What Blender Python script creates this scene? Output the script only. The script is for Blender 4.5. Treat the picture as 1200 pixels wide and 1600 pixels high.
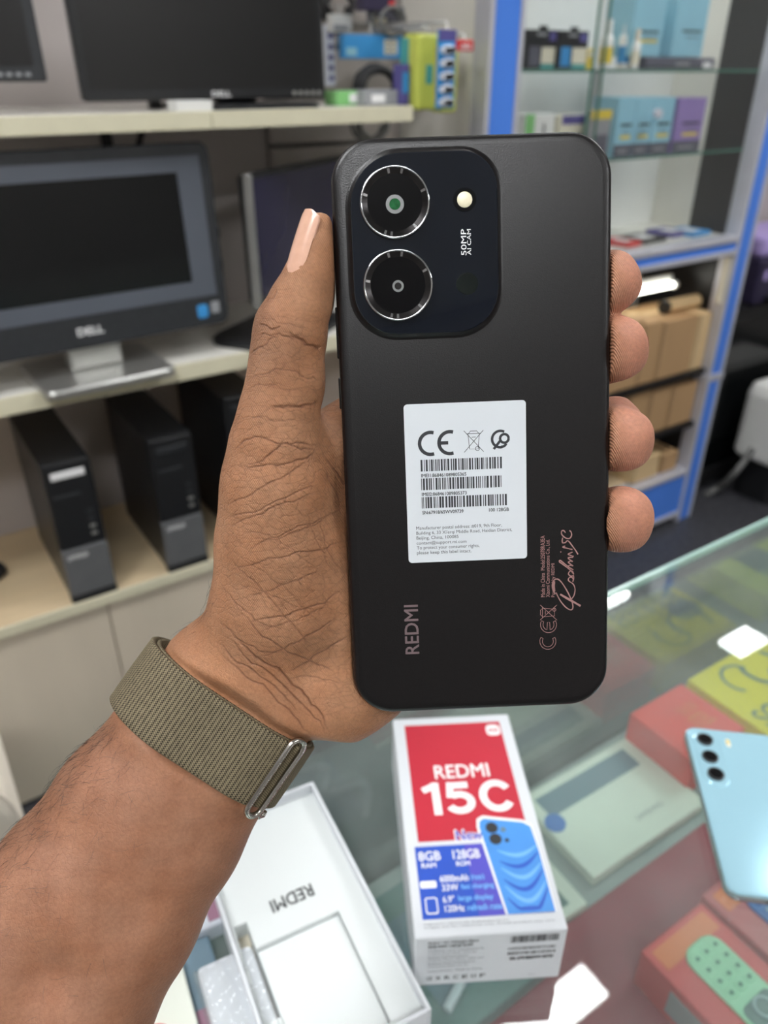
import bpy, bmesh, math, random
import numpy as np
from mathutils import Matrix, Vector

# ------------------------------------------------------------------ clear
for o in list(bpy.data.objects):
    bpy.data.objects.remove(o, do_unlink=True)
scene = bpy.context.scene
COL = scene.collection
random.seed(7)
rng = np.random.default_rng(7)

# ------------------------------------------------------------------ camera
F_PX = 1200.0
PITCH = math.radians(29.9)          # looking down
AZ = math.radians(56.6)             # heading, measured from +X (the shelves run along X)
CAM_H = 1.45
head = Vector((math.cos(AZ), math.sin(AZ), 0))
c_right = Vector((math.sin(AZ), -math.cos(AZ), 0))
c_fw = math.cos(PITCH) * head - math.sin(PITCH) * Vector((0, 0, 1))
c_up = math.sin(PITCH) * head + math.cos(PITCH) * Vector((0, 0, 1))
CAM = Vector((0, 0, CAM_H))
cd = bpy.data.cameras.new('camera')
cam = bpy.data.objects.new('camera', cd)
COL.objects.link(cam)
mw = Matrix.Identity(4)
for i in range(3):
    mw[i][0] = c_right[i]; mw[i][1] = c_up[i]; mw[i][2] = -c_fw[i]; mw[i][3] = CAM[i]
cam.matrix_world = mw
cd.sensor_fit = 'VERTICAL'
cd.sensor_height = 36.0
cd.lens = 36.0 * F_PX / 1600.0
cd.clip_start = 0.01
cd.dof.use_dof = True
cd.dof.focus_distance = 0.236
cd.dof.aperture_fstop = 11.5
scene.camera = cam

# ------------------------------------------------------------------ world, exposure
world = bpy.data.worlds.new('world')
scene.world = world
world.use_nodes = True
world.node_tree.nodes['Background'].inputs[0].default_value = (0.95, 0.97, 1.0, 1)
world.node_tree.nodes['Background'].inputs[1].default_value = 0.25
scene.view_settings.view_transform = 'Standard'
scene.view_settings.look = 'None'
scene.view_settings.exposure = 0.14
scene.view_settings.gamma = 1.0
scene.view_settings.use_curve_mapping = False
LAMP_POWER = 23.0                   # emission strength of the ceiling panels

# ------------------------------------------------------------------ geometry helpers
def ray(x, y):
    return c_right * ((x - 600) / F_PX) + c_up * ((800 - y) / F_PX) + c_fw
def atY(x, y, Y):
    r = ray(x, y); return CAM + r * (Y / r.y)
def atZ(x, y, Z):
    r = ray(x, y); return CAM + r * ((Z - CAM_H) / r.z)

def s2l(c):
    c = c / 255.0
    return c / 12.92 if c <= 0.04045 else ((c + 0.055) / 1.055) ** 2.4
def rgb(r, g, b):
    return (s2l(r), s2l(g), s2l(b), 1.0)

MATS = {}
def mat(name, col, rough=0.5, metal=0.0, var=0.06, scale=30.0, bump=0.0, bscale=200.0, spec=0.5,
        emit=None, estr=0.0, sss=0.0, coat=0.0, stretch=None):
    if name in MATS:
        return MATS[name]
    m = bpy.data.materials.new(name); m.use_nodes = True
    nt = m.node_tree; b = nt.nodes['Principled BSDF']
    tc = nt.nodes.new('ShaderNodeTexCoord')
    src = tc.outputs['Object']
    if stretch:
        mp = nt.nodes.new('ShaderNodeMapping'); mp.inputs['Scale'].default_value = stretch
        nt.links.new(src, mp.inputs[0]); src = mp.outputs[0]
    n = nt.nodes.new('ShaderNodeTexNoise'); n.inputs['Scale'].default_value = scale
    n.inputs['Detail'].default_value = 4.0
    nt.links.new(src, n.inputs['Vector'])
    r = nt.nodes.new('ShaderNodeValToRGB')
    r.color_ramp.elements[0].position = 0.3; r.color_ramp.elements[1].position = 0.7
    r.color_ramp.elements[0].color = tuple(max(0, c * (1 - var)) for c in col[:3]) + (1,)
    r.color_ramp.elements[1].color = tuple(min(1, c * (1 + var)) for c in col[:3]) + (1,)
    nt.links.new(n.outputs['Fac'], r.inputs[0]); nt.links.new(r.outputs[0], b.inputs['Base Color'])
    b.inputs['Roughness'].default_value = rough
    b.inputs['Metallic'].default_value = metal
    b.inputs['Specular IOR Level'].default_value = spec
    b.inputs['Coat Weight'].default_value = coat
    if sss:
        b.inputs['Subsurface Weight'].default_value = sss
        b.inputs['Subsurface Radius'].default_value = (0.004, 0.0015, 0.001)
        b.inputs['Subsurface Scale'].default_value = 1.0
    if emit:
        b.inputs['Emission Color'].default_value = emit
        b.inputs['Emission Strength'].default_value = estr
    if bump:
        n2 = nt.nodes.new('ShaderNodeTexNoise'); n2.inputs['Scale'].default_value = bscale
        n2.inputs['Detail'].default_value = 3.0
        nt.links.new(src, n2.inputs['Vector'])
        bp = nt.nodes.new('ShaderNodeBump'); bp.inputs['Strength'].default_value = bump
        bp.inputs['Distance'].default_value = 0.001
        nt.links.new(n2.outputs['Fac'], bp.inputs['Height']); nt.links.new(bp.outputs[0], b.inputs['Normal'])
    MATS[name] = m
    return m

def glass_mat(name, tint, rough=0.0, ior=1.5, veil=0.0):
    """Thin architectural glass: tinted transparency under a Fresnel reflection."""
    m = bpy.data.materials.new(name); m.use_nodes = True
    nt = m.node_tree; nt.nodes.clear()
    out = nt.nodes.new('ShaderNodeOutputMaterial')
    tr = nt.nodes.new('ShaderNodeBsdfTransparent'); tr.inputs[0].default_value = tint
    gl = nt.nodes.new('ShaderNodeBsdfGlossy'); gl.inputs['Roughness'].default_value = rough
    gl.inputs['Color'].default_value = (1, 1, 1, 1)
    fr = nt.nodes.new('ShaderNodeFresnel')
    ge = nt.nodes.new('ShaderNodeNewGeometry')            # same index on both faces of the pane
    mi = nt.nodes.new('ShaderNodeMapRange'); mi.inputs[3].default_value = ior; mi.inputs[4].default_value = 1.0 / ior
    nt.links.new(ge.outputs['Backfacing'], mi.inputs[0]); nt.links.new(mi.outputs[0], fr.inputs[0])
    mx = nt.nodes.new('ShaderNodeMixShader')
    nt.links.new(fr.outputs[0], mx.inputs[0]); nt.links.new(tr.outputs[0], mx.inputs[1]); nt.links.new(gl.outputs[0], mx.inputs[2])
    last = mx
    if veil:
        df = nt.nodes.new('ShaderNodeBsdfDiffuse'); df.inputs[0].default_value = (0.7, 0.74, 0.72, 1)
        n = nt.nodes.new('ShaderNodeTexNoise'); n.inputs['Scale'].default_value = 14; n.inputs['Detail'].default_value = 8
        tc = nt.nodes.new('ShaderNodeTexCoord'); nt.links.new(tc.outputs['Object'], n.inputs['Vector'])
        mr = nt.nodes.new('ShaderNodeMapRange'); mr.inputs[1].default_value = 0.35; mr.inputs[2].default_value = 0.8
        mr.inputs[3].default_value = veil * 0.6; mr.inputs[4].default_value = veil * 1.6
        nt.links.new(n.outputs['Fac'], mr.inputs[0])
        m2 = nt.nodes.new('ShaderNodeMixShader')
        nt.links.new(mr.outputs[0], m2.inputs[0]); nt.links.new(mx.outputs[0], m2.inputs[1]); nt.links.new(df.outputs[0], m2.inputs[2])
        last = m2
    nt.links.new(last.outputs[0], out.inputs[0])
    MATS[name] = m
    return m

class MB:
    """Collects shapes in local coordinates and links them as ONE mesh object."""
    def __init__(self):
        self.v = []; self.f = []; self.smooth = []
    def add(self, vs, fs, M=None, smooth=False):
        k = len(self.v)
        if M is not None:
            vs = [M @ Vector(p) for p in vs]
        self.v += [tuple(p) for p in vs]
        self.f += [tuple(i + k for i in f) for f in fs]
        self.smooth += [smooth] * len(fs)
        return self
    def box(self, x0, x1, y0, y1, z0, z1, bev=0.0, M=None):
        if x0 > x1: x0, x1 = x1, x0
        if y0 > y1: y0, y1 = y1, y0
        if z0 > z1: z0, z1 = z1, z0
        b = min(bev, (x1 - x0) * .45, (y1 - y0) * .45, (z1 - z0) * .45)
        if b <= 0:
            vs = [(x, y, z) for z in (z0, z1) for y in (y0, y1) for x in (x0, x1)]
            fs = [(0, 2, 3, 1), (4, 5, 7, 6), (0, 1, 5, 4), (2, 6, 7, 3), (0, 4, 6, 2), (1, 3, 7, 5)]
            return self.add(vs, fs, M)
        bm = bmesh.new(); bmesh.ops.create_cube(bm, size=1)
        for v in bm.verts:
            v.co = Vector(((x0 + x1) / 2 + v.co.x * (x1 - x0), (y0 + y1) / 2 + v.co.y * (y1 - y0), (z0 + z1) / 2 + v.co.z * (z1 - z0)))
        bmesh.ops.bevel(bm, geom=bm.edges[:], offset=b, segments=2, affect='EDGES', profile=0.5)
        bm.verts.index_update()
        self.add([v.co for v in bm.verts], [[v.index for v in f.verts] for f in bm.faces], M)
        bm.free(); return self
    def loft(self, rings, cap=True, M=None, smooth=False, close=True):
        n = len(rings[0]); vs = [p for r in rings for p in r]; fs = []
        for i in range(len(rings) - 1):
            for j in range(n if close else n - 1):
                k = (j + 1) % n
                fs.append((i * n + j, i * n + k, (i + 1) * n + k, (i + 1) * n + j))
        self.add(vs, fs, M, smooth)
        if cap:
            self.add(rings[0], [tuple(reversed(range(n)))], M); self.add(rings[-1], [tuple(range(n))], M)
        return self
    def cyl(self, p0, p1, r0, r1=None, n=20, M=None, cap=True):
        r1 = r0 if r1 is None else r1
        p0 = Vector(p0); p1 = Vector(p1); d = (p1 - p0).normalized()
        a = d.orthogonal().normalized(); b = d.cross(a)
        rs = [[p + (a * math.cos(t) + b * math.sin(t)) * r for t in [2 * math.pi * i / n for i in range(n)]] for p, r in ((p0, r0), (p1, r1))]
        return self.loft(rs, cap, M, True)
    def tube(self, pts, r, n=8, M=None, closed=False):
        pts = [Vector(p) for p in pts]; rings = []
        for i, p in enumerate(pts):
            if closed: d = pts[(i + 1) % len(pts)] - pts[i - 1]
            else: d = pts[min(i + 1, len(pts) - 1)] - pts[max(i - 1, 0)]
            d.normalize()
            if i == 0: a = d.orthogonal().normalized()
            else: a = (a - d * a.dot(d)).normalized()
            b = d.cross(a); rr = r[i] if isinstance(r, (list, tuple)) else r
            rings.append([p + (a * math.cos(t) + b * math.sin(t)) * rr for t in [2 * math.pi * k / n for k in range(n)]])
        if closed: rings.append(rings[0])
        return self.loft(rings, not closed, M, True)
    def plate(self, w, h, r, prof, n=8, M=None, smooth=False, cx=0, cy=0):
        """rounded rectangle in XY extruded through prof = [(inset, z), ...]"""
        self.loft([[(cx + x, cy + y, z) for x, y in rrect(w - 2 * i, h - 2 * i, max(r - i, 1e-5) if not isinstance(r, tuple) else tuple(max(q - i, 1e-5) for q in r), n)] for i, z in prof], True, M, smooth)
        return self
    def poly(self, pts, z=0.0, M=None):
        return self.add([(p[0], p[1], z) for p in pts], [tuple(range(len(pts)))], M)
    def build(self, name, m, parent=None, label=None):
        me = bpy.data.meshes.new(name); me.from_pydata([tuple(v) for v in self.v], [], self.f); me.validate()
        if len(me.polygons) == len(self.smooth):
            me.polygons.foreach_set('use_smooth', self.smooth)
        me.update()
        if isinstance(m, str): m = MATS[m]
        me.materials.append(m)
        o = bpy.data.objects.new(name, me); COL.objects.link(o)
        if parent: o.parent = parent
        if label: o['label'] = label
        return o

def rrect(w, h, r, n=8):
    rr = r if isinstance(r, tuple) else (r,) * 4          # tr, tl, bl, br
    pts = []
    for k, (sx, sy) in enumerate(((1, 1), (-1, 1), (-1, -1), (1, -1))):
        q = rr[k]; cx = sx * (w / 2 - q); cy = sy * (h / 2 - q)
        for i in range(n + 1):
            t = math.pi / 2 * (k + i / n)
            pts.append((cx + q * math.cos(t), cy + q * math.sin(t)))
    return pts

def tag(o, label, cat, group=None):
    o['label'] = label; o['category'] = cat
    if group: o['group'] = group
    return o
def thing(name, label, cat, loc=(0, 0, 0), rz=0.0, group=None, M=None):
    o = bpy.data.objects.new(name, None); COL.objects.link(o); o.empty_display_size = 0.02
    if M is not None: o.matrix_world = M
    else: o.location = loc; o.rotation_euler = (0, 0, rz)
    return tag(o, label, cat, group)
def structure(o):
    o['kind'] = 'structure'; return o
def stuff(o):
    o['kind'] = 'stuff'; return o

def text(name, s, rect, m, parent, z=0.0, rot=0, bold=0.0, M=None, shear=0.0, keep=False, label=None, spacing=1.0):
    """Flat print: string s stretched to fill rect (x0,y0,x1,y1) of the parent's XY plane; rot 0/90/180 turns the reading direction."""
    cu = bpy.data.curves.new(name, 'FONT'); cu.body = s; cu.resolution_u = 3; cu.shear = shear
    cu.space_character = spacing
    to = bpy.data.objects.new(name, cu); COL.objects.link(to)
    me = bpy.data.meshes.new_from_object(to)
    bpy.data.objects.remove(to, do_unlink=True)
    n = len(me.vertices); co = np.zeros(n * 3); me.vertices.foreach_get('co', co); co = co.reshape(-1, 3)
    if rot == 90: co = np.stack([-co[:, 1], co[:, 0], co[:, 2]], 1)
    elif rot == 180: co = np.stack([-co[:, 0], -co[:, 1], co[:, 2]], 1)
    mn = co.min(0); mx = co.max(0)
    x0, y0, x1, y1 = rect
    sx = (x1 - x0) / max(mx[0] - mn[0], 1e-6); sy = (y1 - y0) / max(mx[1] - mn[1], 1e-6)
    if keep: sx = sy = min(sx, sy)
    co[:, 0] = x0 + (co[:, 0] - mn[0]) * sx; co[:, 1] = y0 + (co[:, 1] - mn[1]) * sy; co[:, 2] = z
    if bold:                                             # heavier weight: the letters printed again, minutely shifted
        fs = [list(p.vertices) for p in me.polygons]; b_ = bold * (sy if rot != 90 else sx)
        cs, ff = [], []
        for k, (dx, dy) in enumerate(((0, 0), (b_, 0), (-b_, 0), (0, b_), (0, -b_))):
            c2 = co.copy(); c2[:, 0] += dx; c2[:, 1] += dy; c2[:, 2] += k * 8e-6; cs.append(c2); ff += [[i + k * n for i in f] for f in fs]
        co = np.concatenate(cs); bpy.data.meshes.remove(me); me = bpy.data.meshes.new(name); me.from_pydata(co.tolist(), [], ff)
    if M is not None:
        Mn = np.array(M); co = co @ Mn[:3, :3].T + Mn[:3, 3]
    me.vertices.foreach_set('co', co.ravel()); me.update()
    me.materials.clear(); me.materials.append(MATS[m] if isinstance(m, str) else m)
    me.name = name
    o = bpy.data.objects.new(name, me); COL.objects.link(o); o.parent = parent
    if label: o['label'] = label
    return o
def ribbon(mb, pts, wd, z=0.0, M=None):
    """flat stroke of varying width along 2-D points"""
    L = []; R = []
    for i, p in enumerate(pts):
        a = pts[max(i - 1, 0)]; b = pts[min(i + 1, len(pts) - 1)]
        dx, dy = b[0] - a[0], b[1] - a[1]; l = math.hypot(dx, dy) or 1
        w = (wd[i] if isinstance(wd, (list, tuple)) else wd) / 2
        L.append((p[0] - dy / l * w, p[1] + dx / l * w, z)); R.append((p[0] + dy / l * w, p[1] - dx / l * w, z))
    n = len(pts)
    mb.add(L + R, [(i, i + 1, n + i + 1, n + i) for i in range(n - 1)], M)
def smoothpts(P, k=6):
    """Catmull-Rom through the points"""
    out = []
    P = [np.array(p, float) for p in P]
    for i in range(len(P) - 1):
        p0 = P[max(i - 1, 0)]; p1 = P[i]; p2 = P[i + 1]; p3 = P[min(i + 2, len(P) - 1)]
        for j in range(k):
            t = j / k
            out.append(tuple(0.5 * (2 * p1 + (p2 - p0) * t + (2 * p0 - 5 * p1 + 4 * p2 - p3) * t * t + (3 * p1 - p0 - 3 * p2 + p3) * t ** 3)))
    out.append(tuple(P[-1]))
    return out
def arcpts(cx, cy, r, a0, a1, n=20):
    return [(cx + r * math.cos(math.radians(a0 + (a1 - a0) * i / n)), cy + r * math.sin(math.radians(a0 + (a1 - a0) * i / n))) for i in range(n + 1)]

# ------------------------------------------------------------------ materials
mat('wall_paint', rgb(200, 191, 187), 0.7, var=0.05, scale=3)
mat('ceiling_white', rgb(235, 235, 232), 0.8, var=0.02)
mat('far_wall', rgb(172, 168, 164), 0.8, var=0.05, scale=2)
mat('granite', rgb(64, 64, 68), 0.45, var=0.55, scale=60, bump=0.1)
mat('cream_board', rgb(222, 214, 194), 0.45, var=0.05, scale=6, stretch=(1, 1, 6))
mat('door_board', rgb(224, 211, 190), 0.5, var=0.06, scale=7, stretch=(1, 1, 0.15))
mat('wood_shelf', rgb(220, 197, 160), 0.45, var=0.07, scale=8, stretch=(0.2, 2, 2))
mat('white_board', rgb(232, 229, 220), 0.35, var=0.02, scale=8)
mat('edge_band', rgb(224, 218, 190), 0.4, var=0.03)
mat('black_plastic', rgb(30, 31, 33), 0.38, var=0.1, scale=80, bump=0.05, bscale=900)
mat('charcoal_plastic', rgb(46, 48, 51), 0.42, var=0.1, scale=80)
mat('grey_plastic', rgb(100, 101, 102), 0.45, var=0.06)
mat('dark_screen', rgb(26, 26, 26), 0.3, var=0.15, scale=2)
mat('gloss_screen', rgb(12, 14, 15), 0.12, var=0.1, scale=3)
mat('slate_bezel', rgb(92, 97, 106), 0.3, var=0.08, scale=5)
mat('indigo_screen', rgb(40, 38, 66), 0.2, var=0.1, scale=3)
mat('aluminium', rgb(206, 206, 214), 0.38, metal=0.3, var=0.05, scale=12)
mat('silver', rgb(190, 190, 186), 0.3, metal=0.8, var=0.04)
mat('added_strip_lamp', rgb(255, 255, 250), 0.5, emit=(0.97, 0.985, 1.0, 1), estr=60.0, var=0.0)
mat('blue_panel', rgb(82, 138, 236), 0.35, var=0.05, scale=4)
mat('white_print', rgb(240, 240, 240), 0.5, var=0.01)
mat('grey_print', rgb(150, 152, 155), 0.5, var=0.02)
mat('dark_print', rgb(45, 46, 48), 0.5, var=0.02)
mat('cardboard', rgb(186, 150, 108), 0.7, var=0.07, scale=14, stretch=(1, 1, 0.2))
mat('cardboard_light', rgb(216, 186, 140), 0.7, var=0.06, scale=14)
mat('black_metal', rgb(22, 22, 23), 0.4, var=0.1)
mat('pale_blue_card', rgb(150, 200, 218), 0.4, var=0.05, scale=9)
mat('purple_card', rgb(150, 128, 186), 0.4, var=0.05, scale=9)
mat('smoke_card', rgb(92, 92, 104), 0.4, var=0.06, scale=20)
mat('yellow_print', rgb(225, 200, 70), 0.45, var=0.03)
mat('ink_black', rgb(26, 30, 34), 0.4, var=0.2, scale=40)
mat('cream_label', rgb(228, 222, 200), 0.5, var=0.03)
mat('teal_print', rgb(80, 170, 165), 0.45, var=0.05)
mat('sky_print', rgb(60, 150, 215), 0.45, var=0.08, scale=30)
mat('green_print', rgb(130, 195, 120), 0.45, var=0.06)
mat('lime_card', rgb(206, 214, 96), 0.4, var=0.06, scale=15)
mat('violet_print', rgb(92, 86, 150), 0.45, var=0.06)
mat('bulb_white', rgb(225, 230, 240), 0.3, var=0.02)
mat('red_print', rgb(214, 52, 52), 0.45, var=0.04)
mat('cable_black', rgb(36, 36, 38), 0.5, var=0.1)
mat('cable_grey', rgb(120, 120, 118), 0.5, var=0.06)
mat('white_plastic', rgb(232, 232, 228), 0.35, var=0.02)
mat('cream_plastic', rgb(230, 220, 204), 0.45, var=0.03)
mat('peg_grey', rgb(190, 182, 176), 0.6, var=0.05, scale=8)
mat('plum_plastic', rgb(52, 46, 72), 0.4, var=0.1)
mat('lilac_plastic', rgb(190, 170, 232), 0.4, var=0.04)
mat('lamp', rgb(255, 255, 250), 0.5, emit=(0.975, 0.985, 1.0, 1), estr=LAMP_POWER, var=0.0)
mat('tube_lamp', rgb(255, 255, 245), 0.5, emit=(1.0, 1.0, 0.92, 1), estr=5.5, var=0.0)
glass_mat('pane_glass', (0.985, 0.99, 0.988, 1))
glass_mat('shelf_glass', (0.96, 0.978, 0.972, 1))
mat('glass_edge', rgb(70, 120, 104), 0.15, var=0.05)

# ------------------------------------------------------------------ room shell
RX0, RX1, RY0, RY1, RZ = -2.6, 4.6, -2.6, 1.80, 2.90
structure(MB().box(RX0, RX1, RY0, RY1, -0.05, 0).build('floor', 'granite'))
structure(MB().box(RX0, RX1, RY0, RY1, RZ, RZ + 0.05).build('ceiling', 'ceiling_white'))
structure(MB().box(RX0, RX1, RY1, RY1 + 0.08, 0, RZ).build('wall_back', 'wall_paint'))
structure(MB().box(RX0, RX1, RY0 - 0.08, RY0, 0, RZ).build('wall_front', 'far_wall'))
structure(MB().box(RX0 - 0.08, RX0, RY0, RY1, 0, RZ).build('wall_left', 'far_wall'))
structure(MB().box(RX1, RX1 + 0.08, RY0, RY1, 0, RZ).build('wall_right', 'far_wall'))
# ceiling panels of the shop, with an added one over the top shelf
for (x, y, w, d, lab) in ((1.08, 0.745, 0.36, 0.11, 'white ceiling light panel above the glass counter'),
                          (3.05, 1.47, 0.22, 0.13, 'small white ceiling light panel above the glass cabinet'),
                          (-0.90, 0.38, 0.80, 0.45, 'white ceiling light panel above the computer shelves'),
                          (-0.72, -1.08, 0.90, 0.46, 'white ceiling light panel behind the arm side of the room'),
                          (-0.30, 1.08, 0.60, 0.16, 'narrow white ceiling light panel over the top shelf'),  # extra unseen panel, added to brighten the wall and shelf fronts
                          (1.45, -2.10, 0.90, 0.50, 'white ceiling light panel far behind the counter'),
                          (2.3, 0.35, 0.60, 0.60, 'white ceiling light panel in the far right of the room')):
    t = thing('ceiling_light', lab, 'ceiling light', (x, y, RZ), group='ceiling light panels')
    fr = MB()
    for a in ((-w / 2 - .02, -w / 2, -d / 2 - .02, d / 2 + .02), (w / 2, w / 2 + .02, -d / 2 - .02, d / 2 + .02),
              (-w / 2, w / 2, -d / 2 - .02, -d / 2), (-w / 2, w / 2, d / 2, d / 2 + .02)):
        fr.box(*a, -0.025, 0)
    fr.build('frame', 'white_plastic', t)
    MB().box(-w / 2, w / 2, -d / 2, d / 2, -0.018, -0.004).build('diffuser', 'lamp', t)

# ------------------------------------------------------------------ computer shelves (front edge at Y = 1.42)
SF = 1.42
Z_TOP, Z_DESK, Z_BASE = 1.388, 0.952, 0.492
def plank(name, label, x0, x1, ztop, th, m, em, front=SF):
    t = thing(name, label, 'shelf', (x0, front, ztop))
    MB().box(0, x1 - x0, 0.004, RY1 - front - 0.002, -th, 0, 0.001).build('board', m, t)
    MB().box(0, x1 - x0, -0.002, 0.004, -th - 0.001, 0.0008, 0.001).build('edge_band', em, t)
    return t
plank('wall_shelf', 'long cream top shelf carrying the black monitors', -1.2, atY(330, 190, SF).x, Z_TOP, 0.026, 'white_board', 'edge_band')
plank('wall_shelf', 'short cream top shelf board ending beside the yellow packets', atY(331, 190, SF).x, 1.005, Z_TOP, 0.026, 'white_board', 'edge_band')
plank('desk_shelf', 'white middle shelf under the large black computer', -1.2, 1.16, Z_DESK, 0.03, 'white_board', 'edge_band')
plank('base_shelf', 'pale wooden lower shelf holding the computer towers', -1.2, 1.16, Z_BASE, 0.022, 'wood_shelf', 'edge_band')
cab = thing('base_cabinet', 'cream base cabinet with plain doors under the computer towers', 'cabinet', (-1.2, SF + 0.012, 0))
MB().box(0, 2.36, 0.02, RY1 - SF - 0.02, 0.06, Z_BASE - 0.0235, 0).build('carcass', 'cream_board', cab)
MB().box(0, 2.36, 0.05, 0.10, 0.0, 0.06).build('plinth', 'charcoal_plastic', cab)
sx = atY(176, 975, SF).x + 1.2
for k in range(-3, 3):
    a = sx + k * 0.44; b = a + 0.44
    a = max(a, 0.0); b = min(b, 2.36)
    if b - a > 0.05:
        d = MB().box(a + 0.0015, b - 0.0015, 0, 0.018, 0.012, Z_BASE - 0.025, 0.001).build('door', 'door_board', cab)
for k, x in enumerate((atY(262, 215, SF).x, -0.6)):
    t = thing('shelf_bracket', ['black steel bracket under the top shelf above the large computer', 'black steel bracket under the top shelf out at the left'][k], 'bracket', (x, RY1 - 0.0005, Z_TOP - 0.027), group='shelf brackets')
    MB().box(-.012, .012, -.004, 0, -.20, 0, .001).build('upright', 'black_metal', t)
    MB().box(-.012, .012, -.34, -.004, -.004, 0, .001).build('arm', 'black_metal', t)
    MB().tube([(0, -.006, -.18), (0, -.25, -.005)], 0.006).build('brace', 'black_metal', t)
for k, x in enumerate((-0.75, 1.15)):
    structure(MB().box(x - .009, x + .009, SF + .12, RY1 - .001, Z_BASE, Z_DESK - .031, .001).build('trim_%d' % (k + 1), 'cream_board'))

# ------------------------------------------------------------------ monitors
def monitor(name, label, cat, loc, yaw, w, h, d, bz, zb, body, screen, bezel=None, corner=0.006, tilt=0.0, stand='flat', group=None):
    """origin on the shelf under the screen's bottom centre; screen faces -Y; zb = gap under the screen; bz = left,right,top,bottom bezel"""
    t = thing(name, label, cat, loc, yaw, group)
    T = Matrix.Translation((0, 0, zb)) @ Matrix.Rotation(-tilt, 4, 'X')
    R = T @ Matrix.Rotation(math.pi / 2, 4, 'X')       # plate XY -> XZ, plate +z -> -Y
    MB().plate(w, h, corner, [(0.012, -d), (0.002, -d * .6), (0, -0.004), (0.001, -0.0015), (0.003, 0)], M=R, cy=h / 2).build('housing', body, t)
    l, r, tp, b = bz
    sw, sh = w - l - r, h - tp - b
    sc = MB().plate(sw, sh, 0.002, [(0, -0.001), (0, 0.0006)], n=2, M=R, cx=(l - r) / 2, cy=b + sh / 2).build('screen', screen, t)
    if bezel:
        bl, br, bt, bb, mm = bezel
        # raised inner border around the picture area
        q = MB()
        x0, x1, y0, y1 = -w / 2 + l, w / 2 - r, b, h - tp
        for a in ((x0, x0 + bl, y0, y1), (x1 - br, x1, y0, y1), (x0 + bl, x1 - br, y1 - bt, y1), (x0 + bl, x1 - br, y0, y0 + bb)):
            q.box(a[0], a[1], a[2], a[3], 0.0002, 0.0012, 0, M=R)
        q.build('inner_bezel', mm, t)
    return t, R
# large all-in-one on the desk
pR = atY(360, 503, 1.445); pT = atY(326, 224, 1.455)
AW, AH = 0.55, pT.z - pR.z + 0.004
zb = pR.z - Z_DESK
aio, R = monitor('desktop_computer', 'large black all-in-one computer with grey inner border on the white middle shelf', 'computer',
        (pR.x - AW / 2 * math.cos(.05), 1.445 - AW / 2 * math.sin(.05), Z_DESK), 0.05, AW, AH, 0.05, (0.022, 0.022, 0.022, 0.058), zb, 'charcoal_plastic', 'gloss_screen',
        (0.036, 0.046, 0.026, 0.030, 'slate_bezel'), corner=0.02, tilt=0.06)
text('maker_name', 'DELL', (-0.022, 0.024, 0.024, 0.037), 'white_print', aio, 0.0008, bold=0.03, M=R)
lg = MB().plate(0.022, 0.026, 0.006, [(0, 0), (0.0004, 0.0006)], n=4, M=R, cx=AW / 2 - .055, cy=.030).build('sticker', 'sky_print', aio, 'small blue round sticker')
MB().plate(0.018, 0.022, 0.003, [(0, 0), (0.0004, 0.0006)], n=4, M=R, cx=AW / 2 - .028, cy=.034).build('sticker', 'grey_print', aio, 'small grey square sticker')
pb = atZ(172, 600, Z_DESK)
bx = pb.x - (pR.x - AW / 2)
sb = MB().plate(0.24, 0.20, 0.02, [(0, 0.0005), (0, .010), (.004, .014)], cx=bx, cy=0.035).build('stand_base', 'silver', aio)
MB().box(bx - .05, bx + .05, .02, .06, .012, zb + .10, .008).build('stand_neck', 'silver', aio)
for k, sx_ in enumerate((.10, .16)):
    MB().box(AW / 2 - .002, AW / 2 + .003, .012, .03, zb + sx_, zb + sx_ + .02, .002).build('side_button', 'black_plastic', aio)

# black monitor on top shelf, middle
mA = atY(130, 153, 1.50); mB = atY(510, 158, 1.50)
mw_ = mB.x - mA.x; mzb = (mA.z + mB.z) / 2 - Z_TOP
m1, R = monitor('monitor', 'black flat monitor with bottom corner buttons in the middle of the top shelf', 'monitor', ((mA.x + mB.x) / 2, 1.50, Z_TOP), 0.0, mw_, 0.295, 0.04,
        (0.012, 0.012, 0.012, 0.018), mzb, 'black_plastic', 'dark_screen', tilt=0.03, group='monitors on the top shelf')
text('maker_name', 'DELL', (-0.004, 0.005, 0.032, 0.0135), 'white_print', m1, 0.0012, bold=0.03, M=R)
for k in range(5):
    MB().cyl((mw_ / 2 - .070 + k * .0135, .0085, 0), (mw_ / 2 - .070 + k * .0135, .0085, .0018), .0042, n=14, M=R).build('button', 'silver', m1)
MB().plate(0.26, 0.19, 0.02, [(0, .0004), (0, .006), (.004, .009)], cx=.07, cy=.05).build('stand_base', 'black_plastic', m1)
MB().box(.03, .11, .05, .085, .007, .15, .006).build('stand_neck', 'black_plastic', m1)
MB().box(-.105, -.085, .045, .065, .0004, .03, .002).build('stand_foot', 'black_plastic', m1)
# left monitor, cut by the frame
mC = atY(76, 128, 1.48)
m0, R = monitor('monitor', 'black monitor cut off by the left edge, on the top shelf', 'monitor', (mC.x - .235, 1.48, Z_TOP), 0.0, 0.47, 0.30, 0.04,
        (0.018, 0.018, 0.018, 0.022), mC.z - Z_TOP, 'charcoal_plastic', 'dark_screen', tilt=0.03, group='monitors on the top shelf')
for k in range(4):
    MB().box(.235 - .075 + k * .014, .235 - .067 + k * .014, .008, .013, 0, .001, 0, M=R).build('button', 'grey_print', m0)
MB().plate(0.22, 0.18, 0.02, [(0, .0004), (0, .006), (.004, .009)], cy=.06).build('stand_base', 'black_plastic', m0)
MB().box(-.04, .04, .05, .085, .007, .17, .006).build('stand_neck', 'black_plastic', m0)
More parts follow.
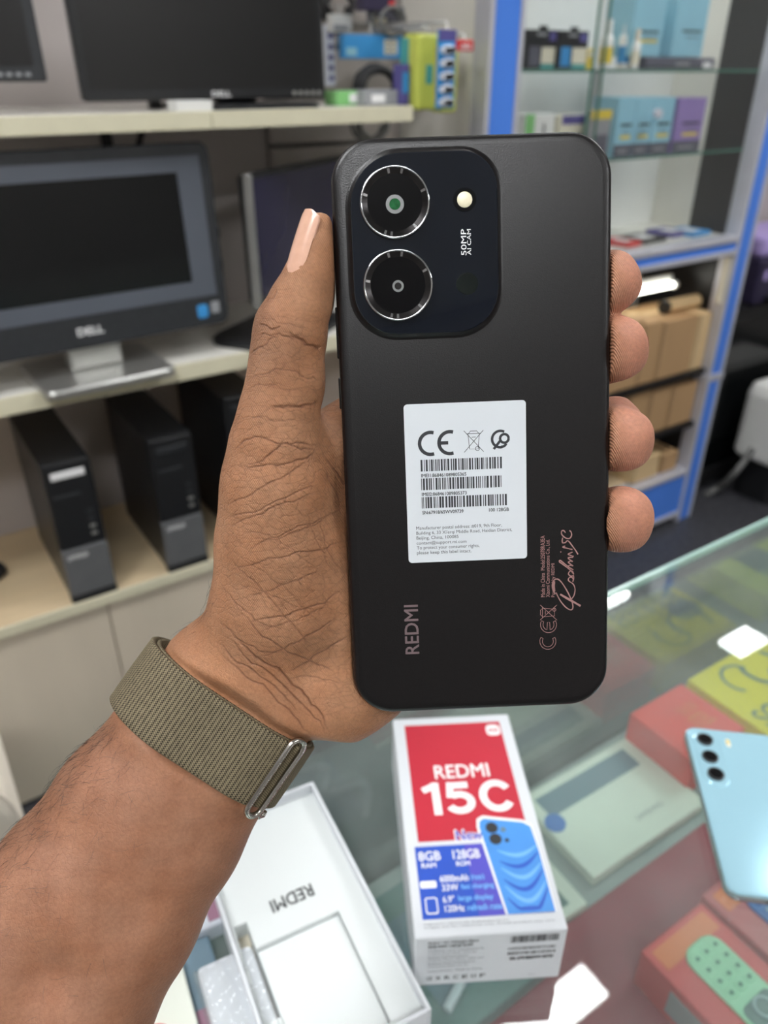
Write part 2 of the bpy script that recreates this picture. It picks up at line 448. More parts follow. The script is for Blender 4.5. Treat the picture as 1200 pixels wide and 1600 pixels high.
# indigo screen seen past the thumb, turned to the right
pL = atY(406, 482, 1.44); pT2 = atY(378, 272, 1.44)
ya = math.radians(33); W2 = 0.50
m2, R = monitor('monitor', 'indigo dark screen with silver edge behind the thumb, turned sideways', 'monitor',
        (pL.x + W2 / 2 * math.cos(ya), 1.44 + W2 / 2 * math.sin(ya), Z_DESK), ya, W2, pT2.z - pL.z, 0.03, (0.014, 0.014, 0.012, 0.02), pL.z - Z_DESK, 'black_plastic', 'indigo_screen', tilt=0.02)
MB().box(-W2 / 2 - .008, -W2 / 2 + .002, -.006, .012, 0, pT2.z - pL.z, .003, M=Matrix.Translation((0, 0, pL.z - Z_DESK))).build('side_trim', 'silver', m2)
MB().plate(0.30, 0.20, 0.05, [(0, .0004), (0, .008), (.006, .014)], cx=-.14, cy=.02).build('stand_base', 'black_plastic', m2)
MB().box(-.04, .04, .03, .055, .010, .17, .006).build('stand_neck', 'black_plastic', m2)

pw = atY(303, 168, 1.435)
sb = thing('power_adapter', 'small white plastic block on the top shelf under the monitor', 'adapter', (pw.x, 1.445, Z_TOP))
MB().box(-.033, .033, -.015, .03, .0003, .017, .002).build('case', 'white_plastic', sb)
MB().tube([(.033, .01, .008), (.06, .02, .004), (.12, .01, .003), (.18, .02, .003)], .002).build('cord', 'cable_black', sb)
# brass coloured stud and dark puck on the desk
pd = atZ(392, 502, Z_DESK)

# ------------------------------------------------------------------ computer towers
def tower(label, xl, xr, h, group='computer towers', handle='white_print', y=SF + 0.006):
    w = xr - xl; D = 0.30
    t = thing('computer_tower', label, 'computer', (xl + w / 2, y, Z_BASE), 0, group)
    MB().box(-w / 2, w / 2, .012, D, .006, h, .003).build('case', 'black_plastic', t)
    fz = h * .40
    MB().box(-w / 2, w / 2, 0, .014, fz, h, .004).build('drive_panel', 'black_plastic', t)
    lo = MB().box(-w / 2, w / 2, -.002, .014, .016, fz - .001, .003).build('front_grille', 'grey_plastic', t)
    MB().box(-w / 2 - .001, w / 2 + .001, -.003, .02, .0003, .016, .003).build('foot_strip', 'black_plastic', t)
    MB().box(-w / 2 + .014, w / 2 - .014, -.002, .002, h - .034, h - .019, .0035).build('latch', handle, t)
    MB().box(-w / 2 + .012, w / 2 - .03, -.0012, .002, h - .075, h - .068, .001).build('disc_slot', 'charcoal_plastic', t)
    for k in range(4):
        z = fz + .02 + k * .017
        MB().box(w / 2 - .026, w / 2 - .014, -.0012, .002, z, z + .007, .001).build('port', 'silver' if k < 2 else 'charcoal_plastic', t)
    text('model_mark', 'OPTIPLEX', (-w / 2 + .010, fz - .022, -w / 2 + .05, fz - .013), 'white_print', lo, 0, bold=.02, M=Matrix.Translation((0, -.0026, 0)) @ Matrix.Rotation(math.pi / 2, 4, 'X'))
    return t
ft = SF + 0.006
x1a, x1b = atY(118, 957, ft).x, atY(187, 937, ft).x
tower('black and grey computer tower with a bright latch, nearest the left edge', x1a, x1b, 0.315, handle='white_print')
x2a, x2b = atY(268, 915, ft).x, atY(329, 892, ft).x
tower('black and grey computer tower in the middle, beside the wrist', x2a, x2a + (x1b - x1a), 0.315, handle='charcoal_plastic')
x3a = atY(396, 880, ft).x
tower('black computer tower mostly hidden behind the palm', x3a - .02, x3a - .02 + (x1b - x1a), 0.36, handle='charcoal_plastic', y=SF + .03)
# coiled grey cord at far left of the lower shelf
pc = atZ(2, 900, Z_BASE)
co = MB().tube([(0.045 * math.cos(a * .5), 0.03 * math.sin(a * .5), .006 + a * .0006) for a in range(30)], .005).build('coiled_lead', 'cable_black')
co.location = (pc.x - .035, pc.y, Z_BASE); tag(co, 'black coiled power cord lying left of the computer towers', 'cord')

# ------------------------------------------------------------------ cream plastic chair behind the counter
p = atY(50, 1250, 0.80)
ch = thing('plastic_chair', 'cream plastic chair with a rounded backrest behind the forearm', 'chair', (p.x - .27, 0.80, 0), 0)
H = atY(0, 1192, 0.80).z
MB().plate(0.46, H - .40, (.12, .12, .03, .03), [(.01, -.03), (0, -.022), (0, -.006), (.008, 0)], M=Matrix.Translation((0.02, 0, 0)) @ Matrix.Rotation(math.pi / 2, 4, 'X'), cy=(H + .40) / 2, n=10).build('backrest', 'cream_plastic', ch)
MB().plate(0.46, 0.42, .05, [(.01, .40), (0, .41), (0, .43), (.015, .44)], cx=.02, cy=.235, n=6).build('seat', 'cream_plastic', ch)
for sx_ in (-.17, .21):
    for sy_ in (.06, .41):
        MB().cyl((sx_, sy_, .415), (sx_ * 1.1, sy_ + (.03 if sy_ > .2 else -.03), 0.0), .022, .016, n=12).build('leg', 'cream_plastic', ch)

# ------------------------------------------------------------------ accessories on the wall beside the top shelf
PW = RY1 - 0.03
board = thing('display_board', 'grey slatted board with hanging accessories beside the monitors', 'board', (0.86, PW, 1.0))
xr = 1.185 - 0.86
for k in range(9):
    MB().box(0, xr, 0, .028, k * .10 + .002, k * .10 + .092, .003).build('slat', 'peg_grey', board)
MB().box(0, xr, .022, .029, 0, .9).build('backing', 'cable_grey', board)
def px_box(name, label, cat, xa, xb, yt, yb, Y, depth, m, group=None, bev=.002, zb=None, gap=0.0):
    """a box whose front face (at Y) spans the given photo columns and rows"""
    a = atY(xa, (yt + yb) / 2, Y); b = atY(xb, (yt + yb) / 2, Y); xm = (xa + xb) / 2
    z1 = atY(xm, yt, Y).z; z0 = atY(xm, yb, Y).z if zb is None else zb
    t = thing(name, label, cat, ((a.x + b.x) / 2, Y, z0 + gap), 0, group)
    w = b.x - a.x; h = z1 - z0
    MB().box(-w / 2, w / 2, 0, depth, 0, h, bev).build('carton', m, t)
    return t, w, h
def fpanel(t, name, m, x0, x1, z0, z1, off=.0004, label=None, th=.0006):
    return MB().box(x0, x1, -off - th, -off + .0002, z0, z1, 0).build(name, m, t, label)
FR = Matrix.Rotation(math.pi / 2, 4, 'X')
def ftext(t, name, s, m, x0, x1, z0, z1, off=.0012, bold=0.02):
    return text(name, s, (x0, z0, x1, z1), m, t, 0, bold=bold, M=Matrix.Translation((0, -off, 0)) @ FR)

t, w, h = px_box('cable_packet', 'bright blue hanging packet with a white panel', 'packet', 536, 629, 54, 92, 1.60, .02, 'sky_print')
fpanel(t, 'print', 'cream_label', w * .18, w * .40, h * .18, h * .82); fpanel(t, 'print', 'pale_blue_card', -w * .45, -w * .28, h * .12, h * .45)
for k in range(3):
    for j in range(2):
        fpanel(t, 'mark', 'grey_print', w * (.21 + j * .09), w * (.27 + j * .09), h * (.25 + k * .19), h * (.37 + k * .19), off=.0012)
MB().tube([(0, .01, h), (0, .01, h + .02), (0, 0.16, h + .03)], .0025).build('hook', 'silver', t)
t, w, h = px_box('cable_packet', 'dark packet of cables hanging above the blue packet', 'packet', 566, 618, -40, 17, 1.60, .03, 'plum_plastic')
fpanel(t, 'print', 'red_print', w * .30, w * .48, h * .10, h * .30)
MB().tube([(0, .01, h), (0, .01, h + .02), (0, 0.16, h + .03)], .0025).build('hook', 'silver', t)
t, w, h = px_box('cable_packet', 'white packet with grey print above the blue packet', 'packet', 518, 550, 22, 50, 1.66, .02, 'white_plastic')
fpanel(t, 'print', 'grey_print', -w * .4, w * .3, h * .1, h * .4)
MB().tube([(0, .01, h), (0, .01, h + .015), (0, 0.09, h + .02)], .0025).build('hook', 'silver', t)
t, w, h = px_box('cable_packet', 'grey clear packet with green lettering right of the white packet', 'packet', 580, 632, 10, 46, 1.66, .02, 'smoke_card')
fpanel(t, 'print', 'cream_label', -w * .4, -w * .05, h * .1, h * .5)
MB().tube([(0, .01, h), (0, .01, h + .015), (0, 0.09, h + .02)], .0025).build('hook', 'silver', t)
# cables: coils
def coil(name, label, px, py, Y, r, m, turns=3, tilt=.9, th=.005, seed=1):
    rr = random.Random(seed); c = atY(px, py, Y); pts = []
    for i in range(turns * 24 + 1):
        a = i / 24 * 2 * math.pi; q = r * (1 + .12 * math.sin(a * .37 + seed) + .05 * rr.random())
        pts.append((q * math.cos(a), .012 * math.sin(a * .31 + seed) + i * .0002, q * .75 * math.sin(a)))
    o = MB().tube(pts, th, 7).build(name, m); o.location = c
    return tag(o, label, 'cable', 'coiled cables on the wall board')
coil('cable_coil', 'black coiled cable lying at the end of the top shelf', 592, 137, 1.56, .045, 'cable_black', seed=1, th=.007)
coil('cable_coil', 'dark coiled cable hanging at the very top beside the monitor', 530, 8, 1.72, .034, 'cable_black', seed=2, th=.006)
coil('cable_coil', 'grey coiled cable hanging under the end of the top shelf', 583, 196, 1.66, .04, 'cable_grey', seed=3)
coil('cable_coil', 'grey cable coil above the white packet', 610, 33, 1.60, .035, 'cable_grey', seed=4, th=.004)
t, w, h = px_box('cable_packet', 'small green and white packet lying on the shelf end', 'packet', 526, 566, 142, 160, 1.50, .05, 'green_print', zb=Z_TOP + .0005)
fpanel(t, 'print', 'white_print', 0, w * .4, h * .2, h * .8)
t, w, h = px_box('cable_packet', 'clear plastic packet lying beside the green packet', 'packet', 570, 622, 140, 160, 1.47, .05, 'grey_print', zb=Z_TOP + .0005)
fpanel(t, 'print', 'white_print', -w * .3, w * .1, h * .2, h * .7)
t, w, h = px_box('lamp_box', 'tall narrow blue and black box standing at the shelf end', 'box', 627, 640, 100, 158, 1.46, .03, 'violet_print', zb=Z_TOP + .0005)
fpanel(t, 'print', 'sky_print', -w * .35, w * .35, h * .3, h * .8)
t, w, h = px_box('cable_packet', 'white narrow strip packet beside the monitor edge', 'packet', 510, 524, 38, 135, 1.68, .015, 'bulb_white')
for k in range(5): fpanel(t, 'print', 'violet_print', -w * .3, w * .3, h * (.1 + k * .17), h * (.17 + k * .17))
# yellow-green packet, bulb strip, red tag: hang on rods in front of the board
t, w, h = px_box('bag_packet', 'yellow-green packet hanging at the end of the top shelf', 'packet', 652, 690, 52, 172, 1.44, .05, 'lime_card', bev=.006)
fpanel(t, 'print', 'teal_print', -w * .15, w * .12, h * .35, h * .6); fpanel(t, 'print', 'yellow_print', w * .2, w * .45, h * .1, h * .85)
MB().box(-w * .52, -w * .40, .03, .06, h * .1, h * .95, .004).build('side_flap', 'teal_print', t)
MB().tube([(0, .01, h - .004), (0, .01, h + .012), (0, .32, h + .02)], .003).build('hook', 'silver', t)
t, w, h = px_box('bag_packet', 'second yellow-green packet hanging behind the bulb strip', 'packet', 690, 716, 62, 176, 1.50, .04, 'lime_card', bev=.006)
MB().tube([(0, .01, h - .004), (0, .01, h + .012), (0, .26, h + .02)], .003).build('hook', 'silver', t)
t, w, h = px_box('bulb_strip', 'hanging card strip of six white bulbs on blue backing', 'bulb strip', 684, 711, 46, 170, 1.40, .006, 'sky_print')
fpanel(t, 'header', 'violet_print', -w * .5, w * .5, h * .86, h)
for k in range(5):
    zc = h * (.09 + k * .165)
    MB().plate(w * .8, h * .12, w * .3, [(0, 0), (0, .006), (.002, .009), (.005, .0105)], n=6, M=Matrix.Translation((0, -.0005, zc)) @ FR).build('bulb', 'bulb_white', t)
MB().tube([(0, .003, h - .003), (0, .003, h + .012), (0, .37, h + .02)], .003).build('hook', 'silver', t)
t, w, h = px_box('price_tag', 'small red tag with white lettering right of the bulb strip', 'tag', 711, 740, 62, 80, 1.43, .004, 'red_print')
ftext(t, 'lettering', 'olc', 'white_print', -w * .2, w * .35, h * .2, h * .75)
MB().tube([(0, .003, h - .003), (0, .003, h + .01), (0, .335, h + .015)], .003).build('hook', 'silver', t)
t, w, h = px_box('carton_box', 'white card packet with faint print at the top right of the board', 'packet', 692, 735, -30, 55, 1.70, .02, 'cream_label')
fpanel(t, 'print', 'dark_print', w * .30, w * .42, h * .6, h * .95); fpanel(t, 'print', 'grey_print', -w * .3, w * .1, h * .3, h * .33)
MB().tube([(0, .01, h - .003), (0, .01, h + .01), (0, .065, h + .015)], .003).build('hook', 'silver', t)

# ------------------------------------------------------------------ blue framed glass cabinet
CF = 1.45
XL = atY(768, 100, CF).x; XLw = atY(808, 100, CF).x
XR = atY(1123, 560, CF).x; XRw = 0.054
ZR1 = atY(1000, 395, CF).z; ZR0 = atY(1128, 402, CF).z
gc = thing('display_cabinet', 'tall glass display cabinet with blue panels in an aluminium frame', 'cabinet', (XL, CF, 0))
Lx = lambda x: x - XL
def post(x0, x1, z0, z1, nm='post'):
    MB().box(Lx(x0) - .012, Lx(x0), -.004, .05, z0, z1, .002).build('frame_rail', 'aluminium', gc)
    MB().box(Lx(x1), Lx(x1) + .012, -.004, .05, z0, z1, .002).build('frame_rail', 'aluminium', gc)
    MB().box(Lx(x0), Lx(x1), 0, .05, z0, z1, .001).build(nm, 'blue_panel', gc)
ZTOPC = 2.3
post(XL, XLw, 0.0, ZTOPC)
zj = atY(1130, 585, CF).z
post(XR - XRw / 2, XR + XRw / 2, 0.0, zj - .012)
post(XR - XRw / 2, XR + XRw / 2, zj + .012, ZTOPC)
MB().box(Lx(XR) - XRw / 2 - .017, Lx(XR) + XRw / 2 + .017, -.005, .05, zj - .012, zj + .012, .002).build('joint_bar', 'aluminium', gc)
xa, xb = XLw + .012, XR - XRw / 2 - .012
D = RY1 - CF - .012
# middle rail, bottom rail
for (z0, z1) in ((ZR0, ZR1), (0.03, 0.215)):
    MB().box(Lx(xa), Lx(xb), .002, .05, z0 + .016, z1 - .016, .001).build('rail_panel', 'blue_panel', gc)
    MB().box(Lx(xa), Lx(xb), -.004, .05, z0, z0 + .016, .002).build('frame_rail', 'aluminium', gc)
    MB().box(Lx(xa), Lx(xb), -.004, .05, z1 - .016, z1, .002).build('frame_rail', 'aluminium', gc)
MB().box(Lx(xa), Lx(xb), .05, D, ZR1 - .02, ZR1 - .002, .001).build('deck_board', 'white_board', gc)
MB().box(Lx(XL), Lx(XR) + XRw / 2, D - .004, D, .02, ZTOPC).build('back_panel', 'ceiling_white', gc)
MB().box(Lx(XL), Lx(XL) + .016, .05, D - .004, .02, ZTOPC).build('side_panel', 'white_board', gc)
yk = xb * ray(1124, 100).y / ray(1124, 100).x - CF
MB().box(Lx(xb) - .002, Lx(xb) + .006, .05, yk, ZR0, ZTOPC).build('side_panel', 'black_plastic', gc, 'black side panel')
MB().box(Lx(xb) - .002, Lx(xb) + .006, .05, D - .004, .02, ZR0 - .001).build('side_panel', 'black_plastic', gc, 'black lower side panel')
MB().box(Lx(xb) - .002, Lx(xb) + .006, yk, D - .004, ZR0, ZTOPC).build('side_panel', 'white_board', gc, 'white rear side panel')
st_ = thing('added_strip_light', 'slim white light bar inside the top of the glass cabinet', 'light', ((xa + xb) / 2, CF + .09, ZTOPC - .001))  # added lamp above the view, lifts the dim cabinet interior
MB().box(-.40, .40, -.012, .012, -.010, 0, .001).build('housing', 'white_plastic', st_)
MB().box(-.39, .39, -.010, .010, -.014, -.010).build('diffuser', 'added_strip_lamp', st_)
MB().box(Lx(XL), Lx(XR) + XRw / 2, 0, D, ZTOPC, ZTOPC + .03, .002).build('top_board', 'white_board', gc)
ZS1, ZS2 = 1.452, 1.252
for z in (ZS1, ZS2, 1.70):
    sh = MB().box(Lx(xa), Lx(xb) - .005, .045, D - .006, z - .006, z, 0).build('glass_shelf', 'shelf_glass', gc)
    MB().box(Lx(xa), Lx(xb) - .005, .0435, .0448, z - .006, z, 0).build('polished_edge', 'glass_edge', sh)
# sliding glass doors, the right one overlaps the middle
xm = atY(930, 150, CF).x
for (a, b, y) in ((xa, xm + .05, .030), (xm, xb, .018)):
    g = MB().box(Lx(a), Lx(b), y, y + .004, ZR1 + .002, ZTOPC - .002).build('glass_door', 'pane_glass', gc)
    MB().box(Lx(a) if y < .02 else Lx(b) - .003, (Lx(a) + .003) if y < .02 else Lx(b), y - .001, y + .005, ZR1 + .002, ZTOPC - .002).build('polished_edge', 'glass_edge', g)
pk = atY(1034, 178, CF)
MB().cyl((Lx(pk.x), .005, pk.z), (Lx(pk.x), .018, pk.z), .011, n=20).build('door_lock', 'aluminium', gc)
# lower part: black inner shelves
for z in (atY(1000, 605, 1.463).z, atY(990, 690, 1.463).z):
    MB().box(Lx(xa), Lx(xb) - .003, .012, D - .006, z - .018, z, .001).build('inner_shelf', 'black_metal', gc)
zl1, zl2 = atY(1000, 605, 1.463).z, atY(990, 690, 1.463).z
MB().box(Lx(xa), Lx(xb) - .003, .051, D - .006, .20, .2195, .001).build('inner_shelf', 'wood_shelf', gc)
MB().box(Lx(xb) - .020, Lx(xb) - .003, .004, .020, ZR0 - .15, ZR0 - .002, .001).build('inner_post', 'cream_board', gc)
# LED tube under the rail
pa = atY(985, 452, 1.60); pb_ = atY(1106, 434, 1.60)
tl = thing('tube_light', 'glowing white tube light under the blue rail of the cabinet', 'light', (min(pb_.x, xb - .05) - .31, 1.60, pb_.z))
MB().cyl((-.25, 0, 0), (.29, 0, 0), .008, n=16).build('tube', 'tube_lamp', tl)
MB().cyl((.29, 0, 0), (.305, 0, 0), .0125, n=16).build('end_cap', 'white_plastic', tl)
MB().cyl((-.265, 0, 0), (-.25, 0, 0), .0125, n=16).build('end_cap', 'white_plastic', tl)
MB().box(-.26, .30, .012, .03, -.012, min(.03, ZR0 - pb_.z - .001), .002).build('fixture', 'white_plastic', tl)

# --- goods on the glass shelves
def ink(label, xa, xb, yt, Y, m2):
    t, w, h = px_box('ink_carton', label, 'carton', xa, xb, yt, 110, Y, .05, 'ink_black', zb=ZS1 + .0005, group='ink cartons in the cabinet')
    fpanel(t, 'label', 'cream_label', -w * .02, w * .48, h * .14, h * .56)
    fpanel(t, 'print', m2, -w * .40, -w * .08, h * .08, h * .58)
    fpanel(t, 'print', 'teal_print', -w * .02, w * .48, h * .02, h * .12)
    fpanel(t, 'print', 'violet_print', w * .2, w * .44, h * .72, h * .94); fpanel(t, 'print', 'grey_print', -w * .2, w * .1, h * .84, h * .92)
    MB().box(-w * .12, w * .12, -.0005, .004, h, h + .008, .001).build('hang_tab', 'ink_black', t)
ink('black ink carton with cream label, by the blue post', 822, 872, 46, 1.56, 'smoke_card')
ink('black ink carton with blue stripe and cream label, second from the blue post', 872, 918, 48, 1.55, 'sky_print')
def bottle(label, px, Y, r, h, cap, lab):
    p = atY(px, 105, Y)
    t = thing('spray_bottle', label, 'bottle', (p.x, Y, ZS1 + .0005), 0, 'small bottles in the cabinet')
    n = 18; prof = [(.9, 0), (1, .003), (1, .6), (.85, .66), (.45, .70)]
    MB().loft([[(r * a * math.cos(2 * math.pi * i / n), r * a * math.sin(2 * math.pi * i / n), z * h if z > .01 else z) for i in range(n)] for a, z in prof], True, None, True).build('flask', 'white_plastic', t)
    MB().cyl((0, 0, h * .695), (0, 0, h), r * .62, r * .55, n=18).build('cap', cap, t)
    MB().cyl((0, 0, h * .12), (0, 0, h * .45), r * 1.02, n=18, cap=False).build('label', lab, t)
bottle('small white bottle with a yellow label beside the ink cartons', 944, 1.54, .016, .105, 'white_plastic', 'yellow_print')
bottle('small white bottle with a blue label', 972, 1.53, .016, .11, 'white_plastic', 'sky_print')
bottle('pale slim bottle with a cream label beside the blue boxes', 990, 1.50, .011, .085, 'cream_plastic', 'cream_label')
t, w, h = px_box('carton_box', 'little yellow printed box next to the ink cartons', 'box', 917, 929, 76, 110, 1.56, .03, 'yellow_print', zb=ZS1 + .0005)
fpanel(t, 'print', 'cream_label', -w * .4, w * .4, h * .6, h * .9)
def gadget(label, xa, xb, yt, zb, Y, m, foot, lift=0.0, stripe=True, depth=.09):
    t, w, h = px_box('gadget_box', label, 'box', xa, xb, yt, 110, Y, depth, m, zb=zb, gap=.0005 + lift, group='gadget boxes in the cabinet')
    h -= lift
    if foot: fpanel(t, 'foot_band', 'smoke_card', -w * .5, w * .5, 0.0, h * .22); fpanel(t, 'print', 'grey_print', -w * .3, w * .25, h * .08, h * .13, off=.0012)
    fpanel(t, 'print', 'dark_print', -w * .25, w * .35, h * .52, h * .565)
    fpanel(t, 'print', 'slate_bezel', -w * .12, w * .3, h * .41, h * .43)
    if stripe: fpanel(t, 'print', 'yellow_print', -w * .22, w * .34, h * .31, h * .37)
    return t, w, h
t, w, h = px_box('gadget_box', 'flat dark grey box lying under the pale blue boxes', 'box', 1010, 1118, 90, 118, 1.50, .10, 'smoke_card', zb=ZS1, gap=.0005, group='gadget boxes in the cabinet', bev=.008)
fpanel(t, 'print', 'grey_print', -w * .1, w * .1, h * .3, h * .6); fpanel(t, 'print', 'white_print', w * .3, w * .42, h * .1, h * .6)
hb = h + .001
gadget('pale blue upright box with a yellow stripe, left on the upper glass shelf', 986, 1034, 16, ZS1, 1.505, 'pale_blue_card', False, lift=hb)
gadget('pale blue upright box with dark lettering, right on the upper glass shelf', 1052, 1100, 14, ZS1, 1.505, 'pale_blue_card', False, lift=hb, stripe=False)
gadget('pale blue box on a grey foot, leftmost on the lower glass shelf', 972, 1000, 152, ZS2, 1.50, 'pale_blue_card', True)
gadget('pale blue box with a yellow stripe, second on the lower glass shelf', 1001, 1028, 152, ZS2, 1.50, 'pale_blue_card', True)
gadget('pale blue box with a yellow stripe, touching the purple box', 1029, 1061, 152, ZS2, 1.50, 'pale_blue_card', True)
gadget('purple box with a yellow stripe on the lower glass shelf', 1066, 1110, 153, ZS2, 1.50, 'purple_card', True)
t, w, h = px_box('carton_box', 'low green and white box on the lower shelf behind the phone top', 'box', 820, 866, 178, 230, 1.53, .05, 'white_plastic', zb=ZS2 + .0005)
fpanel(t, 'print', 'green_print', -w * .5, -w * .2, 0, h); fpanel(t, 'print', 'dark_print', w * .1, w * .16, h * .3, h * .8)
t, w, h = px_box('carton_box', 'low white box with a violet lid edge on the lower shelf', 'box', 872, 917, 180, 230, 1.53, .05, 'cream_label', zb=ZS2 + .0005)
fpanel(t, 'print', 'violet_print', -w * .4, w * .5, h * .8, h); fpanel(t, 'print', 'dark_print', w * .2, w * .3, h * .5, h * .6)
t, w, h = px_box('carton_box', 'grey packet with a yellow top standing beside the pale blue boxes', 'box', 920, 952, 172, 248, 1.50, .02, 'grey_print', zb=ZS2 + .0005)
fpanel(t, 'print', 'yellow_print', -w * .5, w * .5, h * .82, h); fpanel(t, 'print', 'smoke_card', -w * .3, w * .4, h * .1, h * .5)
for (xa_, xb_, m_, l_, Y_, hh) in ((1060, 1090, 'sky_print', 'flat bright blue packet on the cabinet floor board', 1.57, .012), (1028, 1060, 'violet_print', 'flat violet packet on the cabinet floor board', 1.60, .012),
                             (985, 1024, 'black_plastic', 'flat black packet on the cabinet floor board', 1.58, .010), (960, 984, 'red_print', 'flat red packet on the cabinet floor board beside the phone', 1.57, .012)):
    a = atY(xa_, 362, Y_); b = atY(xb_, 362, Y_)
    t = thing('flat_packet', l_, 'packet', ((a.x + b.x) / 2, Y_, ZR1 - .0015), .1, 'flat packets on the cabinet floor board')
    w = b.x - a.x
    MB().box(-w / 2, w / 2, -.05, .05, 0, hh, .003).build('carton', m_, t)
    MB().box(-w * .3, w * .2, -.03, .02, hh, hh + .0008).build('print', 'white_print', t)

# --- cardboard boxes below
def crate(label, x0, x1, yt, zb, Y, depth=.18, m='cardboard'):
    a = atY(x0, yt + 45, Y); b = atY(x1, yt + 45, Y); z1 = atY((x0 + x1) / 2, yt, Y).z
    t = thing('cardboard_box', label, 'box', ((a.x + b.x) / 2, Y, zb + .0005), 0, 'cardboard boxes in the lower cabinet')
    w = b.x - a.x - .002; h = z1 - zb
    MB().box(-w / 2, w / 2, 0, depth, 0, h, .002).build('carton', m, t)
    MB().box(-w / 2 + .002, w / 2 - .002, .085, .115, h - .0004, h + .0006).build('tape', 'cardboard_light', t)
    MB().box(-w / 2 + .006, -w / 2 + .008, -.0006, .001, .004, h - .004).build('flap_seam', 'cable_black', t)
    return t, h
crate('cardboard box behind the middle fingertip, top row', 930, 1000, 510, zl1, 1.477)
crate('cardboard box left of centre in the top row', 1001, 1029, 506, zl1, 1.477)
crate('wide cardboard box in the middle of the top row', 1031, 1083, 500, zl1, 1.477)
crate('light cardboard box at the right end of the top row', 1085, 1104, 492, zl1, 1.477, m='cardboard_light')
crate('cardboard box behind the ring finger, middle row', 940, 974, 630, zl2, 1.477)
crate('narrow cardboard box second in the middle row', 976, 1008, 618, zl2, 1.477)
crate('cardboard box third in the middle row', 1010, 1040, 612, zl2, 1.477)
crate('cardboard box at the right end of the middle row', 1043, 1080, 604, zl2, 1.477)
crate('tall cardboard box at the right of the bottom row', 1027, 1050, 712, .2195, 1.477)
crate('low cardboard box between the ring and little fingertips, bottom row', 985, 1022, 718, .2195, 1.477, m='cardboard_light')
# rolled paper lying on the top row
ctop = atY(1040, 503, 1.51).z
pr = atY(1060, 478, 1.56)
t = thing('paper_roll', 'pale rolled paper with a dark end lying on the top row of boxes', 'roll', (xb - .075, 1.54, zl1 + .0))
zr = max(atY(1057, 500, 1.477).z, atY(1095, 492, 1.477).z) - zl1 + .023
MB().cyl((-.09, 0, zr), (.06, 0.0, zr), .021, n=20).build('roll', 'cardboard_light', t)
MB().cyl((-.105, 0, zr), (-.09, 0, zr), .0205, n=20).build('end_cap', 'black_plastic', t)

# ------------------------------------------------------------------ right of the cabinet: dark glass door, printer, white machine
XD = XR + XRw / 2 + .03
fr = thing('glass_cooler', 'dark glass fronted cabinet to the right of the blue post', 'cabinet', (XD, 1.545, 0))
zc = atY(1168, 480, 1.56).z
MB().box(.02, .62, .03, .245, .05, zc, .004).build('body', 'charcoal_plastic', fr)
MB().box(0, .62, 0, .03, .05, .10, .003).build('frame_rail', 'black_metal', fr)
MB().box(0, .04, 0, .03, .10, zc, .003).build('frame_rail', 'black_metal', fr)
MB().box(.58, .62, 0, .03, .10, zc, .003).build('frame_rail', 'black_metal', fr)
MB().box(0.04, .58, 0, .03, zc - .04, zc, .003).build('frame_rail', 'black_metal', fr)
MB().box(.04, .58, .010, .016, .10, zc - .04).build('glass_door', 'gloss_screen', fr)
for sx_ in (.04, .58): 
    for sy_ in (.06, .22): MB().cyl((sx_, sy_, .0), (sx_, sy_, .052), .018, n=10).build('foot', 'black_metal', fr)
pr = thing('printer', 'dark plum printer with a pale lilac lid on the dark cabinet', 'printer', (atY(1168, 480, 1.56).x + .24, 1.555, zc + .0005))
MB().box(-.22, .22, 0, .22, 0, .16, .012).build('body', 'plum_plastic', pr)
MB().box(-.22, .22, .01, .21, .161, .235, .02).build('lid', 'lilac_plastic', pr)
MB().box(-.19, -.17, -.004, .004, .085, .12, .004).build('button', 'lilac_plastic', pr)
MB().box(-.16, .16, -.03, .02, .01, .03, .004).build('paper_tray', 'black_plastic', pr)
pm = atY(1178, 757, 1.30); pm.z = 0
t = thing('white_machine', 'white rounded machine with a dark window at the right edge', 'machine', (pm.x + .36, 1.27, 0))
h = atY(1200, 625, pm.y).z
MB().plate(0.42, 0.22, .04, [(.012, .172), (0, .19), (0, .42), (.012, .455), (.04, .47)], cx=0, cy=.13).build('case', 'white_plastic', t)
MB().box(-.15, .17, .0185, .022, .24, .40, .001).build('window', 'gloss_screen', t)
MB().plate(0.36, 0.18, .04, [(0, 0.0), (0, .173)], cx=0.02, cy=.14).build('stand', 'black_plastic', t)
a = atZ(1112, 765, .02); b = atY(1165, 715, 1.35)
o = MB().tube(smoothpts([tuple(q) for q in (atZ(1104, 772, .016), atZ(1122, 762, .017), atY(1145, 742, 1.44), atY(1166, 716, 1.42), atY(1177, 700, 1.415))]), .012, 10).build('drain_hose', 'cable_grey')
tag(o, 'grey hose curving from the floor to the white machine', 'hose')

# ------------------------------------------------------------------ glass counter
ZG = 0.970
mat('maroon_sheet', rgb(146, 46, 60), 0.5, var=0.12, scale=12)
mat('deck_grey', rgb(150, 158, 156), 0.4, var=0.12, scale=9)
mat('paper_white', rgb(212, 216, 220), 0.4, var=0.015, scale=10)
mat('tray_white', rgb(214, 219, 218), 0.45, var=0.01, scale=10)
mat('tablet_box', rgb(220, 224, 212), 0.4, var=0.02, scale=10)
mat('slate_print', rgb(104, 128, 142), 0.4, var=0.06, scale=12)
mat('red_card', rgb(190, 40, 58), 0.4, var=0.02)
mat('royal_print', rgb(42, 84, 190), 0.4, var=0.12, scale=14)
mat('indigo_print', rgb(84, 80, 190), 0.4, var=0.10, scale=14)
mat('azure_print', rgb(74, 146, 222), 0.35, var=0.10, scale=18)
mat('azure_light', rgb(120, 184, 240), 0.35, var=0.05, scale=18)
mat('azure_dark', rgb(44, 92, 196), 0.35, var=0.05, scale=18)
mat('yellow_card', rgb(226, 208, 40), 0.4, var=0.04)
